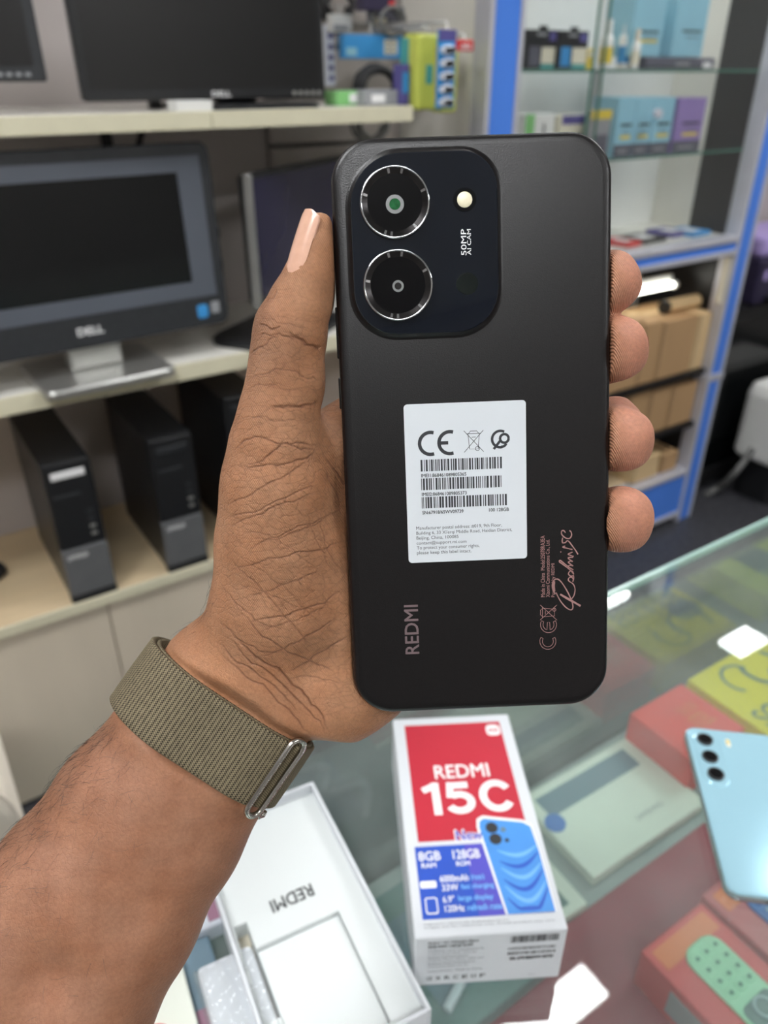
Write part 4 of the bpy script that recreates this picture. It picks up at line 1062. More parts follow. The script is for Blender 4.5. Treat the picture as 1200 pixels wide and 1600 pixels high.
fl = MB().cyl((p.x, p.y, 1.36 * mm), (p.x, p.y, 1.5 * mm), 3.3 * mm, n=36).build('flash_surround', 'lens_black', isl)
MB().loft(ring_loft(p.x, p.y, [(2.2 * mm, 1.49 * mm), (2.1 * mm, 1.62 * mm), (1.2 * mm, 1.75 * mm), (.01 * mm, 1.78 * mm)], 36), False, None, True).build('flash', 'flash_cream', isl)
p = ph(730, 443, .0014)
MB().loft(ring_loft(p.x, p.y, [(3.2 * mm, 1.385 * mm), (2.9 * mm, 1.40 * mm), (2.7 * mm, 1.40 * mm), (.01 * mm, 1.395 * mm)], 36), False).build('sensor_window', 'sensor_dark', isl)
def pt(name, s, xa, ya, xb, yb, m, parent, z, rot=0, bold=.0, w=0.0):
    """print whose box on the phone has photo corners (xa,ya) lower-left and (xb,yb) upper-right"""
    a = ph(xa, ya, w); b = ph(xb, yb, w)
    return text(name, s, (a.x, a.y, b.x, b.y), m, parent, z, rot=rot, bold=bold)
pt('lettering', '50MP', 720.7, 399, 728.3, 358, 'white_print', isl, 1.43 * mm, 90, .0, .0014)
pt('lettering', 'AI CAM', 730.2, 398.5, 735.6, 358, 'white_print', isl, 1.43 * mm, 90, .0, .0014)
pt('lettering', 'REDMI', 634, 1022, 652.5, 945, 'taupe_print', bk, .03 * mm, 90, .012)
# small print beside the signature
pt('lettering', 'Made in China  Model:25078RA3EA', 845, 933, 851, 837, 'rose_print', bk, .03 * mm, 90)
pt('lettering', 'Xiaomi Communications Co., Ltd.', 853, 933, 859.5, 843, 'rose_print', bk, .03 * mm, 90)
pt('lettering', 'Powered by REDMI', 861.5, 933, 868, 880, 'rose_print', bk, .03 * mm, 90)
def pxy(P, w=0.0):
    return [tuple(ph(x, y, w)[:2]) for x, y in P]
Z8 = lambda zx, zy: (830 + zx / 7.62, 815 + zy / 7.62)
# signature, drawn as strokes
sig = MB()
strokes = [
    ([(345, 865), (430, 915), (520, 965), (588, 1004)], 24),
    ([(285, 865), (262, 790), (262, 715), (300, 683), (345, 705), (400, 780), (450, 870), (488, 965), (495, 1028), (468, 1050), (410, 1018), (345, 940), (295, 845)], 13),
    ([(272, 830), (262, 770), (268, 710)], 34),
    ([(472, 930), (508, 880), (522, 815), (512, 765), (490, 735), (458, 715), (441, 694), (452, 668), (482, 662), (500, 688), (494, 715), (506, 675), (503, 640)], 12),
    ([(503, 640), (472, 650), (443, 622), (462, 590), (492, 594), (505, 625), (484, 596), (430, 548), (365, 500), (335, 478), (345, 462), (395, 500), (460, 550), (502, 575)], 13),
    ([(502, 575), (455, 548), (440, 528), (470, 520), (498, 527), (460, 500), (443, 482), (470, 470), (492, 475), (455, 450), (440, 432), (468, 425), (490, 425), (500, 405)], 13),
    ([(490, 410), (450, 395), (440, 385), (470, 372), (492, 362)], 12),
    ([(347, 362), (357, 362)], 18),
    ([(405, 290), (376, 303), (430, 318), (490, 332)], 13),
    ([(374, 192), (369, 225), (372, 255)], 13),
    ([(372, 255), (405, 250), (428, 228), (452, 240), (490, 290), (530, 345), (556, 390)], 13),
    ([(408, 132), (385, 106), (362, 115), (365, 155), (410, 195), (455, 200), (480, 165), (475, 125), (455, 105)], 13)]
for P, wd in strokes:
    S = smoothpts(pxy([Z8(*p) for p in P]), 6)
    n = len(S)
    ribbon(sig, S, [(wd / 7.62) * .195 * mm * (.85 + .3 * abs(math.sin(i * .23))) for i in range(n)], .035 * mm)
sig.build('signature', 'rose_print', bk)
# outlined CE mark and crossed bin, turned
def stroke_mark(name, polys, wpx, m, parent, z):
    q = MB()
    for P in polys: ribbon(q, pxy(P), wpx * .195 * mm, z)
    return q.build(name, m, parent)
def tf(P, cx, cy, s, rot):
    c, sn = math.cos(math.radians(rot)), math.sin(math.radians(rot))
    return [(cx + s * (x * c - y * sn), cy + s * (x * sn + y * c)) for x, y in P]
Cshape = arcpts(0, 0, 1.0, 60, 300, 18) + [(arcpts(0, 0, .68, 300, 300, 1)[0])] + arcpts(0, 0, .68, 300, 60, 18) + [arcpts(0, 0, 1.0, 60, 60, 1)[0]]
Eshape = arcpts(0, 0, 1.0, 60, 300, 18) + arcpts(0, 0, .68, 300, 197, 9) + [(.3, -.14), (.3, .14)] + arcpts(0, 0, .68, 163, 60, 9) + [arcpts(0, 0, 1.0, 60, 60, 1)[0]]
stroke_mark('ce_mark', [tf(Cshape, 856, 1002, 12.5, -90), tf(Eshape, 857, 976, 12.5, -90)], .8, 'rose_print', bk, .03 * mm)
binP = [[(-.55, -.75), (-.42, .75), (.42, .75), (.55, -.75)], [(-.72, -.75), (.72, -.75)], [(-.5, -.75), (-.3, -1), (.3, -1), (.5, -.75)], arcpts(.35, .72, .2, 0, 360, 14), [(-.95, -1.05), (.95, 1.05)], [(-.95, 1.05), (.95, -1.05)], [(-.2, -.4), (.2, -.4)]]
stroke_mark('bin_mark', [tf(P, 857, 957, 12.5, -90) for P in binP], .8, 'rose_print', bk, .03 * mm)
# --- white sticker
s1, s2, s3, s4 = ph(631, 632), ph(822, 625), ph(823, 872), ph(638, 880)
scx = (s1.x + s2.x + s3.x + s4.x) / 4; scy = (s1.y + s2.y + s3.y + s4.y) / 4
sw = ((s2.x - s1.x) + (s3.x - s4.x)) / 2; sh_ = ((s1.y - s4.y) + (s2.y - s3.y)) / 2
stk = MB().plate(sw, sh_, .0011, [(0, .01 * mm), (0, .07 * mm), (.05 * mm, .09 * mm)], cx=scx, cy=scy, n=5).build('sticker', 'sticker_white', phn)
SX = lambda zx: scx + ((zx - 605) / 1080.0) * sw       # zoom coords of the sticker crop
def sp(zx, zy):
    return (scx - sw / 2 + (zx / 1.0) * sw, scy + sh_ / 2 - zy * sh_)
def st(name, s, x0, y1, x1, y0, bold=.01):
    a = sp(x0, y0); b = sp(x1, y1)
    return text(name, s, (a[0], a[1], b[0], b[1]), 'sticker_ink', stk, .12 * mm, bold=bold)
zz = .12 * mm
def smark(name, polys, s, fx, fy, wd):
    q = MB(); c = sp(fx, fy)
    for P in polys: ribbon(q, [(c[0] + x * s, c[1] - y * s) for x, y in P], wd, zz)
    return q.build(name, 'sticker_ink', stk)
smark('ce_mark', [arcpts(.25, 0, .85, 72, 288, 20)], 3.9 * mm, .185, .245, 1.05 * mm)
smark('ce_mark', [arcpts(.25, 0, .85, 72, 288, 20), [(-.6, 0), (.12, 0)]], 3.9 * mm, .345, .245, 1.05 * mm)
smark('bin_mark', binP, 3.1 * mm, .568, .242, .17 * mm)
smark('approval_mark', [arcpts(-.1, 0, .8, 75, 300, 18), arcpts(.3, -.05, .42, 0, 360, 18), [(-.1, .15), (-.75, .95)], arcpts(.05, .3, .45, 100, 20, 8)], 3.1 * mm, .795, .235, .78 * mm)
for k, (x1, ya, yb, lines) in enumerate(((.81, .345, .418, 'IMEI1:868461089805365'), (.81, .462, .536, 'IMEI2:868461089805373'), (.845, .580, .652, 'SN:67918/65WV09739'))):
    a = sp(.125, yb); b = sp(x1, ya)
    bars('barcode', stk, a[0], b[0], a[1], b[1], 62, 'sticker_ink', None, zz, seed=20 + k)
    st('lettering', lines, .128, yb + .016, .50 if k < 2 else .47, yb + .037, .02)
st('lettering', '100 128GB', .685, .668, .85, .689, .02)
for k, (s, x1) in enumerate((('Manufacturer postal address: #019, 9th Floor,', .79), ("Building 6, 33 Xi'erqi Middle Road, Haidian District,", .875), ('Beijing, China, 100085', .425), ('contact@support.mi.com', .49), ('To protect your consumer rights,', .60), ('please keep this label intact.', .53))):
    y = .766 + k * .0318
    st('lettering', s, .072, y, x1, y + .0275, .0)

# ------------------------------------------------------------------ the hand and forearm (modelled in the phone's frame, millimetres)
def hp(x, y, w):
    p = ph(x, y, w * .001); return np.array([p.x, p.y, p.z]) * 1000.0
VOX = 0.8
HB0 = np.array([-235.0, -245.0, -75.0]); HB1 = np.array([66.0, 72.0, 62.0])
gn = np.ceil((HB1 - HB0) / VOX).astype(int) + 1
field = np.full(gn, 30.0, np.float32)
def cone_d(P, a, b, ra, rb):
    """distance to a tapered capsule (linear radius blend)"""
    ab = b - a; L2 = float(ab @ ab) + 1e-9
    t = np.clip(((P - a) @ ab) / L2, 0, 1)
    d = P - a - t[..., None] * ab
    return np.sqrt((d * d).sum(-1)) - (ra + (rb - ra) * t)
def sub(lo, hi):
    i0 = np.maximum(np.floor((lo - HB0) / VOX).astype(int), 0); i1 = np.minimum(np.ceil((hi - HB0) / VOX).astype(int) + 1, gn)
    if (i1 <= i0).any(): return None, None
    ax = [(HB0[k] + np.arange(i0[k], i1[k]) * VOX).astype(np.float32) for k in range(3)]
    P = np.stack(np.meshgrid(*ax, indexing='ij'), -1)
    return tuple(slice(i0[k], i1[k]) for k in range(3)), P
def smin(a, b, k):
    h = np.clip(0.5 + 0.5 * (b - a) / k, 0, 1)
    return b + (a - b) * h - k * h * (1 - h)
def add_cone(a, b, ra, rb, k=5.0):
    a = np.asarray(a, float); b = np.asarray(b, float); r = max(ra, rb) + k + 4
    s, P = sub(np.minimum(a, b) - r, np.maximum(a, b) + r)
    if s is None: return
    field[s] = smin(field[s], cone_d(P, a, b, ra, rb).astype(np.float32), k)
def add_chain(pts, k=5.0):
    for (p, r), (q, s) in zip(pts[:-1], pts[1:]): add_cone(p, q, r, s, k)
def add_ell(c, axes, rad, k=8.0):
    """ellipsoid; axes = 3 row vectors"""
    c = np.asarray(c, float); A = np.asarray(axes, float); A = A / np.linalg.norm(A, axis=1)[:, None]; R = max(rad) + k + 4
    s, P = sub(c - R, c + R)
    if s is None: return
    q = ((P - c) @ A.T) / np.asarray(rad); l = np.sqrt((q * q).sum(-1)) + 1e-6
    l2 = np.sqrt(((q / np.asarray(rad)) ** 2).sum(-1)) + 1e-6
    field[s] = smin(field[s], (l * (l - 1) / l2).astype(np.float32), k)

# forearm: two parallel chains (thumb side / little-finger side)
ARM = [(378, 1078, -20, 10.0, 18.6), (340, 1128, -18.5, 10.0, 18.2), (302, 1180, -16.5, 10.0, 18.2), (236, 1275, -11, 11.2, 20.4), (150, 1405, -2, 12.3, 22),
       (60, 1540, 8, 13, 24.5), (-60, 1720, 20, 14.5, 28), (-160, 1880, 28, 15, 30)]
axis_px = np.array([(378 - 60), (1078 - 1540)], float)
arm_pts = [hp(x, y, w) for x, y, w, o, r in ARM]
arm_ax = arm_pts[0] - arm_pts[4]; arm_ax /= np.linalg.norm(arm_ax)
arm_n = np.array([0, 0, 1.0]); arm_n -= arm_ax * (arm_n @ arm_ax); arm_n /= np.linalg.norm(arm_n)
arm_p = np.cross(arm_n, arm_ax) * -1.0              # towards the little-finger side (right in the photo)
if arm_p[0] < 0: arm_p = -arm_p
for sgn in (-1, 1):
    add_chain([(arm_pts[i] + arm_p * sgn * ARM[i][3], ARM[i][4]) for i in range(len(ARM))], 9.0)
# tendon ridge and ulna swelling on the forearm
add_chain([(arm_pts[2] + arm_n * 8 - arm_p * 3, 11.5), (arm_pts[4] + arm_n * 10 - arm_p * 3, 13)], 10)

# palm: metacarpal rays
WR = arm_pts[0]
mcp = {'i': hp(574, 676, -25), 'm': hp(628, 752, -25.5), 'r': hp(655, 845, -25.5), 'p': hp(648, 945, -24.5)}
add_chain([(WR + arm_p * -6, 17.5), (hp(455, 925, -21), 16), (mcp['i'], 12.6)], 10)
add_chain([(WR + arm_p * 1, 17.5), (hp(505, 950, -22), 16), (mcp['m'], 12.6)], 10)
add_chain([(WR + arm_p * 7, 17.5), (hp(545, 990, -23), 15.5), (mcp['r'], 12.2)], 10)
add_chain([(WR + arm_p * 11, 17), (hp(520, 1072, -21), 15.5), (hp(580, 1052, -22), 13.5), (mcp['p'], 12.5)], 9)
# heel of the hand (little-finger side)
add_ell(hp(540, 1070, -19), [arm_ax, arm_p, arm_n], (20, 16, 13.5), 9)
# thenar eminence
add_chain([(hp(395, 1035, -17), 17), (hp(425, 945, -13.5), 18.2), (hp(431, 845, -11.5), 17.6), (hp(433, 755, -8.5), 15.8), (hp(432, 690, -6), 13.3)], 8)
add_ell(hp(470, 880, -14), [(-.12, 1, 0), (1, .12, 0), (0, 0, 1)], (27, 15, 13.5), 9)
# thumb
TH = [(432, 690, -6, 13.2), (437, 640, -5, 11.3), (445, 585, -4.5, 10.3), (450, 545, -4.5, 10.0), (455, 512, -4.2, 10.0), (472, 468, -4.2, 8.3), (485, 428, -4.0, 6.5), (494, 390, -3.8, 5.5), (499, 360, -3.6, 4.8)]
add_chain([(hp(x, y, w), r) for x, y, w, r in TH[:6]], 4.0)
for dw in (-2.8, 2.4):
    add_chain([(hp(x, y, w + dw * (.6 if k == 0 else 1)), r) for k, (x, y, w, r) in enumerate(TH[5:])], 3.0)
add_ell(hp(497, 440, -4.5), [(.2, 1, 0), (1, -.2, 0), (0, 0, 1)], (11, 5.2, 7.5), 3)            # thumb pulp
add_ell(hp(478, 595, -4), [(.05, 1, 0), (1, 0, 0), (0, 0, 1)], (8.5, 5.4, 7.5), 3)             # pad of the first phalanx
# web between thumb and index
add_chain([(hp(455, 740, -12), 11), (hp(520, 700, -22), 10), (mcp['i'], 11.5)], 9)

# fingers behind the phone, tips round its right edge
FING = {
    'i': [(mcp['i'], 12.0), (hp(690, 600, -24), 10.2), (hp(790, 530, -23), 10.0), (hp(850, 490, -21.5), 9.4), (hp(900, 462, -16.0), 9.2), (hp(936, 447, -10.0), 9.1), (hp(953, 443, -8.0), 8.7)],
    'm': [(mcp['m'], 12.0), (hp(740, 690, -24.5), 10.6), (hp(835, 620, -23), 10.4), (hp(885, 582, -21.0), 9.7), (hp(922, 556, -15.5), 9.5), (hp(950, 547, -8.5), 9.3), (hp(963, 546, -6.0), 8.9)],
    'r': [(mcp['r'], 11.6), (hp(760, 775, -24), 10.2), (hp(855, 712, -22.5), 10.0), (hp(900, 688, -20.5), 9.6), (hp(932, 680, -16), 9.5), (hp(957, 684, -8.5), 9.5), (hp(972, 687, -5.5), 9.1)],
    'p': [(mcp['p'], 11.2), (hp(750, 890, -23), 9.4), (hp(840, 840, -21.5), 9.2), (hp(890, 822, -19.5), 9.0), (hp(935, 812, -14), 8.9), (hp(962, 811, -7.5), 8.9), (hp(976, 810, -4.5), 7.9)]}
add_ell(hp(972, 811, -4.6), [(0, 1, 0), (1, 0, 0), (0, 0, 1)], (10.0, 8.2, 8.2), 2.5)
for k in 'imrp': add_chain(FING[k], 3.2)
def add_tip(c, ang, rad, e=2.7, k=2.0):
    """squarish finger end: super-ellipsoid turned by ang in the palm plane"""
    c = np.asarray(c, float); ca_, sa_ = math.cos(math.radians(ang)), math.sin(math.radians(ang))
    A = np.array([(ca_, sa_, 0), (-sa_, ca_, 0), (0, 0, 1.0)]); R = max(rad) * 1.3 + k + 4
    s_, P_ = sub(c - R, c + R); q_ = np.abs((P_ - c) @ A.T) / np.asarray(rad)
    l = (q_ ** e).sum(-1) ** (1 / e) + 1e-6
    field[s_] = smin(field[s_], ((l - 1) * min(rad)).astype(np.float32), k)
add_tip(hp(950, 441, -8.6), 22, (8.7, 8.3, 7.6))
add_tip(hp(960, 546, -7.2), 8, (9.0, 8.8, 8.0))
add_tip(hp(969, 688, -7.0), -4, (9.1, 8.9, 8.2))
add_tip(hp(974, 812, -4.6), -8, (7.9, 9.2, 7.6))
add_chain([(hp(930, 662, -17), 7.5), (hp(962, 656, -15), 6.8), (hp(974, 662, -14), 5.5)], 3.0)      # back of the ring fingertip behind its pad
# the strap presses the wrist into its own oval
wc = (hp(378, 1078, -20) + hp(302, 1180, -16.5)) / 2
s, P = sub(wc - 48, wc + 48)
q = P - wc; qx = q @ arm_p; qy = q @ arm_ax; qz = q @ arm_n
dst = np.sqrt(np.maximum(np.abs(qx) - 10.0, 0) ** 2 + qz ** 2) - 19.5 - 0.9 * np.maximum(np.abs(qy) - 12.8, 0) ** 1.25
field[s] = -smin(-field[s], -np.where(np.abs(qy) < 34, dst, -30).astype(np.float32), 1.5)
# keep clear of the phone: carve its body out of the flesh so that the skin lies flat against it
s, P = sub(np.array([-45., -91., -13.]), np.array([45., 91., 16.]))
q = np.abs(P - np.array([0, 0, -4.1])) - np.array([40.55 - 3.2, 86.6 - 3.2, 4.15 - 1.0])
q2 = q.copy(); rr = np.array([3.2, 3.2, 1.0])
outd = np.sqrt((np.maximum(q, 0) ** 2).sum(-1)) + np.minimum(q.max(-1), 0) - 1.0
# rounded corners in plan
qq = np.abs(P[..., :2]) - np.array([40.55 - 12.5, 86.6 - 12.5])
pl = np.sqrt((np.maximum(qq, 0) ** 2).sum(-1)) + np.minimum(qq.max(-1), 0) - 12.5
zz_ = np.abs(P[..., 2] + 4.1) - 4.15
pd_ = np.maximum(pl, zz_)
lap = np.where((P[..., 0] > 20) & (P[..., 1] < hp(950, 748, 0)[1]), 1.5, 0.0)      # only the little finger laps over the edge
pd_ = np.minimum(pd_, np.maximum(pl + lap, -P[..., 2]))
a = -(pd_ - 0.12).astype(np.float32)
field[s] = -smin(-field[s], -a, 1.4)

def surface_nets(f):
    inside = f < 0
    n = np.array(f.shape)
    # cells with a sign change
    c = inside[:-1, :-1, :-1].astype(np.int8)
    cnt = np.zeros(n - 1, np.int8)
    for dx in (0, 1):
        for dy in (0, 1):
            for dz in (0, 1):
                cnt += inside[dx:n[0] - 1 + dx, dy:n[1] - 1 + dy, dz:n[2] - 1 + dz]
    act = (cnt > 0) & (cnt < 8)
    idx = np.full(n - 1, -1, np.int32); cells = np.argwhere(act); idx[act] = np.arange(len(cells))
    acc = np.zeros((len(cells), 3)); wt = np.zeros(len(cells))
    corners = [(dx, dy, dz) for dx in (0, 1) for dy in (0, 1) for dz in (0, 1)]
    val = {d: f[cells[:, 0] + d[0], cells[:, 1] + d[1], cells[:, 2] + d[2]].astype(float) for d in corners}
    for a in corners:
        for k in range(3):
            if a[k] == 0:
                b = list(a); b[k] = 1; b = tuple(b)
                va, vb = val[a], val[b]; m = (va < 0) != (vb < 0)
                t = np.where(m, va / np.where(m, va - vb, 1), 0)
                p = np.array(a, float)[None, :].repeat(len(cells), 0); p[:, k] += t
                acc += p * m[:, None]; wt += m
    V = cells + acc / wt[:, None]
    F = []
    for k in range(3):
        u, v = (k + 1) % 3, (k + 2) % 3
        sl0 = [slice(None)] * 3; sl1 = [slice(None)] * 3
        sl0[k] = slice(0, n[k] - 1); sl1[k] = slice(1, n[k])
        s0 = inside[tuple(sl0)]; s1 = inside[tuple(sl1)]
        e = np.argwhere(s0 != s1)
        ok = (e[:, u] > 0) & (e[:, v] > 0) & (e[:, u] < n[u] - 1) & (e[:, v] < n[v] - 1)
        e = e[ok]; flip = s0[e[:, 0], e[:, 1], e[:, 2]]
        def g(du, dv):
            q = e.copy(); q[:, u] -= du; q[:, v] -= dv
            return idx[q[:, 0], q[:, 1], q[:, 2]]
        quad = np.stack([g(1, 1), g(0, 1), g(0, 0), g(1, 0)], 1)
        quad[~flip] = quad[~flip][:, ::-1]
        F.append(quad)
    return V, np.concatenate(F)
V, Fq = surface_nets(field)
V = HB0 + V * VOX
def smooth(V, Fq, it, lam):
    E = np.unique(np.sort(np.concatenate([Fq[:, [0, 1]], Fq[:, [1, 2]], Fq[:, [2, 3]], Fq[:, [3, 0]]]), axis=1), axis=0)
    deg = np.bincount(E.ravel(), minlength=len(V)).astype(float); deg[deg == 0] = 1
    for i in range(it):
        S = np.zeros_like(V)
        for k in range(3): S[:, k] = np.bincount(E[:, 0], V[E[:, 1], k], len(V)) + np.bincount(E[:, 1], V[E[:, 0], k], len(V))
        V = V + (S / deg[:, None] - V) * (lam if i % 2 == 0 else -lam * 1.02)
    return V, E
V, E_ = smooth(V, Fq, 6, 0.5)
def subdivide(V, Fq):
    ed = np.concatenate([Fq[:, [0, 1]], Fq[:, [1, 2]], Fq[:, [2, 3]], Fq[:, [3, 0]]]); es = np.sort(ed, 1)
    U, inv = np.unique(es, axis=0, return_inverse=True); inv = inv.ravel()
    nf = len(Fq); n0 = len(V); ne = len(U)
    mid = (V[U[:, 0]] + V[U[:, 1]]) / 2; fc = V[Fq].mean(1)
    e = [n0 + inv[k * nf:(k + 1) * nf] for k in range(4)]; c = n0 + ne + np.arange(nf)
    Q = np.concatenate([np.stack([Fq[:, k], e[k], c, e[k - 1]], 1) for k in range(4)])
    return np.concatenate([V, mid, fc]), Q
# finer faces only where the photo sees the skin sharply: whole mesh once
V, Fq = subdivide(V, Fq)
V, E_ = smooth(V, Fq, 4, 0.5)
def normals(V, Fq):
    n = np.cross(V[Fq[:, 2]] - V[Fq[:, 0]], V[Fq[:, 3]] - V[Fq[:, 1]])
    N = np.zeros_like(V)
    for k in range(4):
        for c in range(3): N[:, c] += np.bincount(Fq[:, k], n[:, c], len(V))
    return N / (np.linalg.norm(N, axis=1)[:, None] + 1e-12)
N = normals(V, Fq)
# still finer faces on the palm and thumb, where the folds are
pa_, pb2 = hp(335, 430, 0), hp(565, 1170, 0)
fc0 = V[Fq].mean(1); fn0 = N[Fq].mean(1)
sel = (fc0[:, 0] > pa_[0]) & (fc0[:, 0] < pb2[0]) & (fc0[:, 1] < pa_[1]) & (fc0[:, 1] > pb2[1]) & (fn0[:, 2] > -.1)
V1, F1 = subdivide(V, Fq[sel])
Fq = np.concatenate([Fq[~sel], F1]); V = V1
N = normals(V, Fq)
bad = np.linalg.norm(N, axis=1) < .5
# --- creases (photo positions of the folds of this palm)
ZA = lambda P: [(300 + x / 2.857, 600 + y / 2.857) for x, y in P]
ZB = lambda P: [(340 + x / 4.0, 300 + y / 4.0) for x, y in P]
CR = [(ZA(P), d, w) for P, d, w in (
    ([(130, 560), (260, 490), (430, 400), (530, 330)], .22, .35), ([(150, 600), (300, 560), (450, 490), (580, 440)], .24, .35),
    ([(150, 640), (280, 590), (420, 530), (600, 470)], .22, .35), ([(180, 310), (260, 240), (400, 265), (500, 290), (560, 290)], .30, .4),
    ([(210, 375), (330, 330), (400, 270), (480, 265), (570, 275)], .28, .4), ([(210, 370), (330, 365), (470, 345), (570, 290)], .30, .4),
    ([(350, 105), (450, 100), (555, 95)], .35, .45), ([(250, 690), (380, 690), (560, 620), (690, 540)], .2, .35),
    ([(180, 650), (350, 680), (470, 760), (600, 840)], .15, .3), ([(240, 745), (330, 700), (480, 640), (640, 570)], .22, .35),
    ([(150, 840), (300, 795), (430, 765), (600, 730), (690, 690)], .24, .35), ([(230, 960), (350, 920), (480, 870), (590, 830)], .22, .35),
    ([(230, 1060), (380, 1040), (560, 985), (690, 910)], .26, .4), ([(270, 1110), (430, 1065), (560, 1010), (660, 910)], .2, .35),
    ([(290, 1230), (430, 1170), (510, 1130), (690, 1010)], .26, .4), ([(430, 1290), (540, 1220), (720, 1110)], .26, .4),
    ([(150, 1080), (260, 1200), (400, 1290), (500, 1390), (570, 1470), (615, 1560)], .55, .5), ([(130, 1100), (250, 1230), (370, 1310), (480, 1420), (560, 1500), (600, 1560)], .38, .4),
    ([(110, 1180), (220, 1290), (330, 1360), (450, 1480), (540, 1580)], .28, .4), ([(200, 1000), (300, 1110), (420, 1190), (560, 1250), (650, 1290)], .26, .4),
    ([(420, 1310), (560, 1310), (660, 1340)], .2, .35), ([(150, 770), (250, 860), (350, 960), (480, 1110), (560, 1180)], .2, .35),
    ([(180, 740), (300, 830), (400, 900), (520, 1020), (600, 1090)], .16, .3), ([(590, 360), (640, 480), (680, 600)], .22, .35),
    ([(560, 580), (600, 720), (680, 860)], .18, .3), ([(500, 560), (560, 700), (620, 840)], .16, .3), ([(580, 300), (650, 400), (690, 450)], .25, .4),
    ([(120, 880), (200, 980), (300, 1060), (420, 1110)], .2, .35), ([(100, 1040), (200, 1130), (300, 1190), (420, 1200)], .24, .35),
    ([(90, 1130), (190, 1230), (300, 1300), (400, 1380), (480, 1470)], .3, .4), ([(200, 900), (330, 930), (480, 1000), (590, 1010)], .16, .3))]
CR += [(ZB(P), d, w) for P, d, w in (
    ([(440, 870), (520, 930), (600, 970), (650, 965)], .60, .6), ([(250, 815), (330, 850), (400, 845)], .3, .4), ([(320, 1340), (450, 1340), (560, 1335), (625, 1315)], .45, .5),
    ([(200, 1010), (300, 950), (370, 890)], .25, .35), ([(260, 780), (330, 800), (450, 830), (600, 850)], .15, .3), ([(230, 900), (330, 890), (430, 900), (520, 960)], .2, .35),
    ([(180, 1180), (300, 1130), (440, 1110), (560, 1160), (640, 1170)], .2, .35), ([(170, 1240), (300, 1200), (420, 1230), (560, 1250)], .16, .3),
    ([(300, 690), (340, 660), (385, 600)], .2, .35), ([(120, 1430), (250, 1400), (380, 1430), (560, 1420)], .18, .3))]
r2 = random.Random(11)
for i in range(420):                                   # finer criss-cross lines of the palm
    y = r2.uniform(690, 1120); x0 = r2.uniform(345, 540); fam = r2.random()
    ang = math.radians(r2.gauss(-28, 10) if fam < .5 else r2.gauss(45, 12)); L = r2.uniform(14, 46)
    CR.append(([(x0 + (t - .5) * L * math.cos(ang) + r2.uniform(-1, 1), y + (t - .5) * L * math.sin(ang) + r2.uniform(-1, 1)) for t in (0, .33, .66, 1)], r2.uniform(.04, .10), .17))
for i in range(170):                                    # lines round the thumb and its joints
    y = r2.uniform(450, 700); x0 = r2.uniform(385, 490); ang = math.radians(r2.gauss(8, 14)); L = r2.uniform(14, 40)
    CR.append(([(x0 + (t - .5) * L * math.cos(ang), y + (t - .5) * L * math.sin(ang) + r2.uniform(-1, 1)) for t in (0, .33, .66, 1)], r2.uniform(.04, .10), .17))
# open palm: where the net of skin lines is strong
crease = np.zeros(len(V))
front = np.where(N[:, 2] > -0.15)[0]
# undo the view's perspective so that the fold positions hold at the skin's own height
o_ = np.array(RI @ CAM) * 1000.0
tt = o_[2] / (o_[2] - V[front, 2]); UV = o_[:2] + (V[front, :2] - o_[:2]) * tt[:, None]
depth = np.zeros(len(V))
for P, d, w in CR:
    w = w * .72
    SP = smoothpts(P, 6); ph1, ph2 = r2.uniform(0, 6), r2.uniform(0, 6)
    SP = [(x + 1.6 * math.sin(i * .9 + ph1) + .8 * math.sin(i * 2.1 + ph2), y + 1.6 * math.sin(i * 1.1 + ph2) + .8 * math.sin(i * 2.3 + ph1)) for i, (x, y) in enumerate(SP)] if len(SP) > 8 and d > .12 else SP
    S = np.array([hp(x, y, 0)[:2] for x, y in SP])
    lo = S.min(0) - 3; hi = S.max(0) + 3
    m = np.where(((UV > lo) & (UV < hi)).all(1))[0]
    if not len(m): continue
    X = UV[m]; best = np.full(len(m), 99.); tb = np.zeros(len(m)); ns = len(S) - 1
    for i in range(ns):
        ab = S[i + 1] - S[i]; t = np.clip(((X - S[i]) @ ab) / (ab @ ab + 1e-9), 0, 1)
        dd = np.linalg.norm(X - S[i] - t[:, None] * ab, axis=1)
        u = dd < best; best[u] = dd[u]; tb[u] = (i + t[u]) / ns
    taper = np.clip(np.minimum(tb, 1 - tb) * 5, 0.15, 1)
    g = np.exp(-(best / w) ** 2) * taper
    bulge = np.exp(-((best - 2.0 * w) / (1.1 * w)) ** 2) * taper * .22
    gi = front[m]
    depth[gi] = np.maximum(depth[gi], d * g) - d * bulge * (d * g < .05)
    crease[gi] = np.maximum(crease[gi], g * min(1, d / .26))
V = V - N * depth[:, None]
N = normals(V, Fq)

mat_skin = bpy.data.materials.new('skin'); mat_skin.use_nodes = True; MATS['skin'] = mat_skin
nt = mat_skin.node_tree; pb = nt.nodes['Principled BSDF']; L = nt.links.new
tc_ = nt.nodes.new('ShaderNodeTexCoord')
at_ = nt.nodes.new('ShaderNodeAttribute'); at_.attribute_name = 'skin_tone'
n1 = nt.nodes.new('ShaderNodeTexNoise'); n1.inputs['Scale'].default_value = 90; n1.inputs['Detail'].default_value = 6
n3 = nt.nodes.new('ShaderNodeTexNoise'); n3.inputs['Scale'].default_value = 900; n3.inputs['Detail'].default_value = 3
L(tc_.outputs['Object'], n1.inputs['Vector']); L(tc_.outputs['Object'], n3.inputs['Vector'])
mr1 = nt.nodes.new('ShaderNodeMapRange'); mr1.inputs[1].default_value = .3; mr1.inputs[2].default_value = .7; mr1.inputs[3].default_value = .88; mr1.inputs[4].default_value = 1.12
L(n1.outputs['Fac'], mr1.inputs[0])
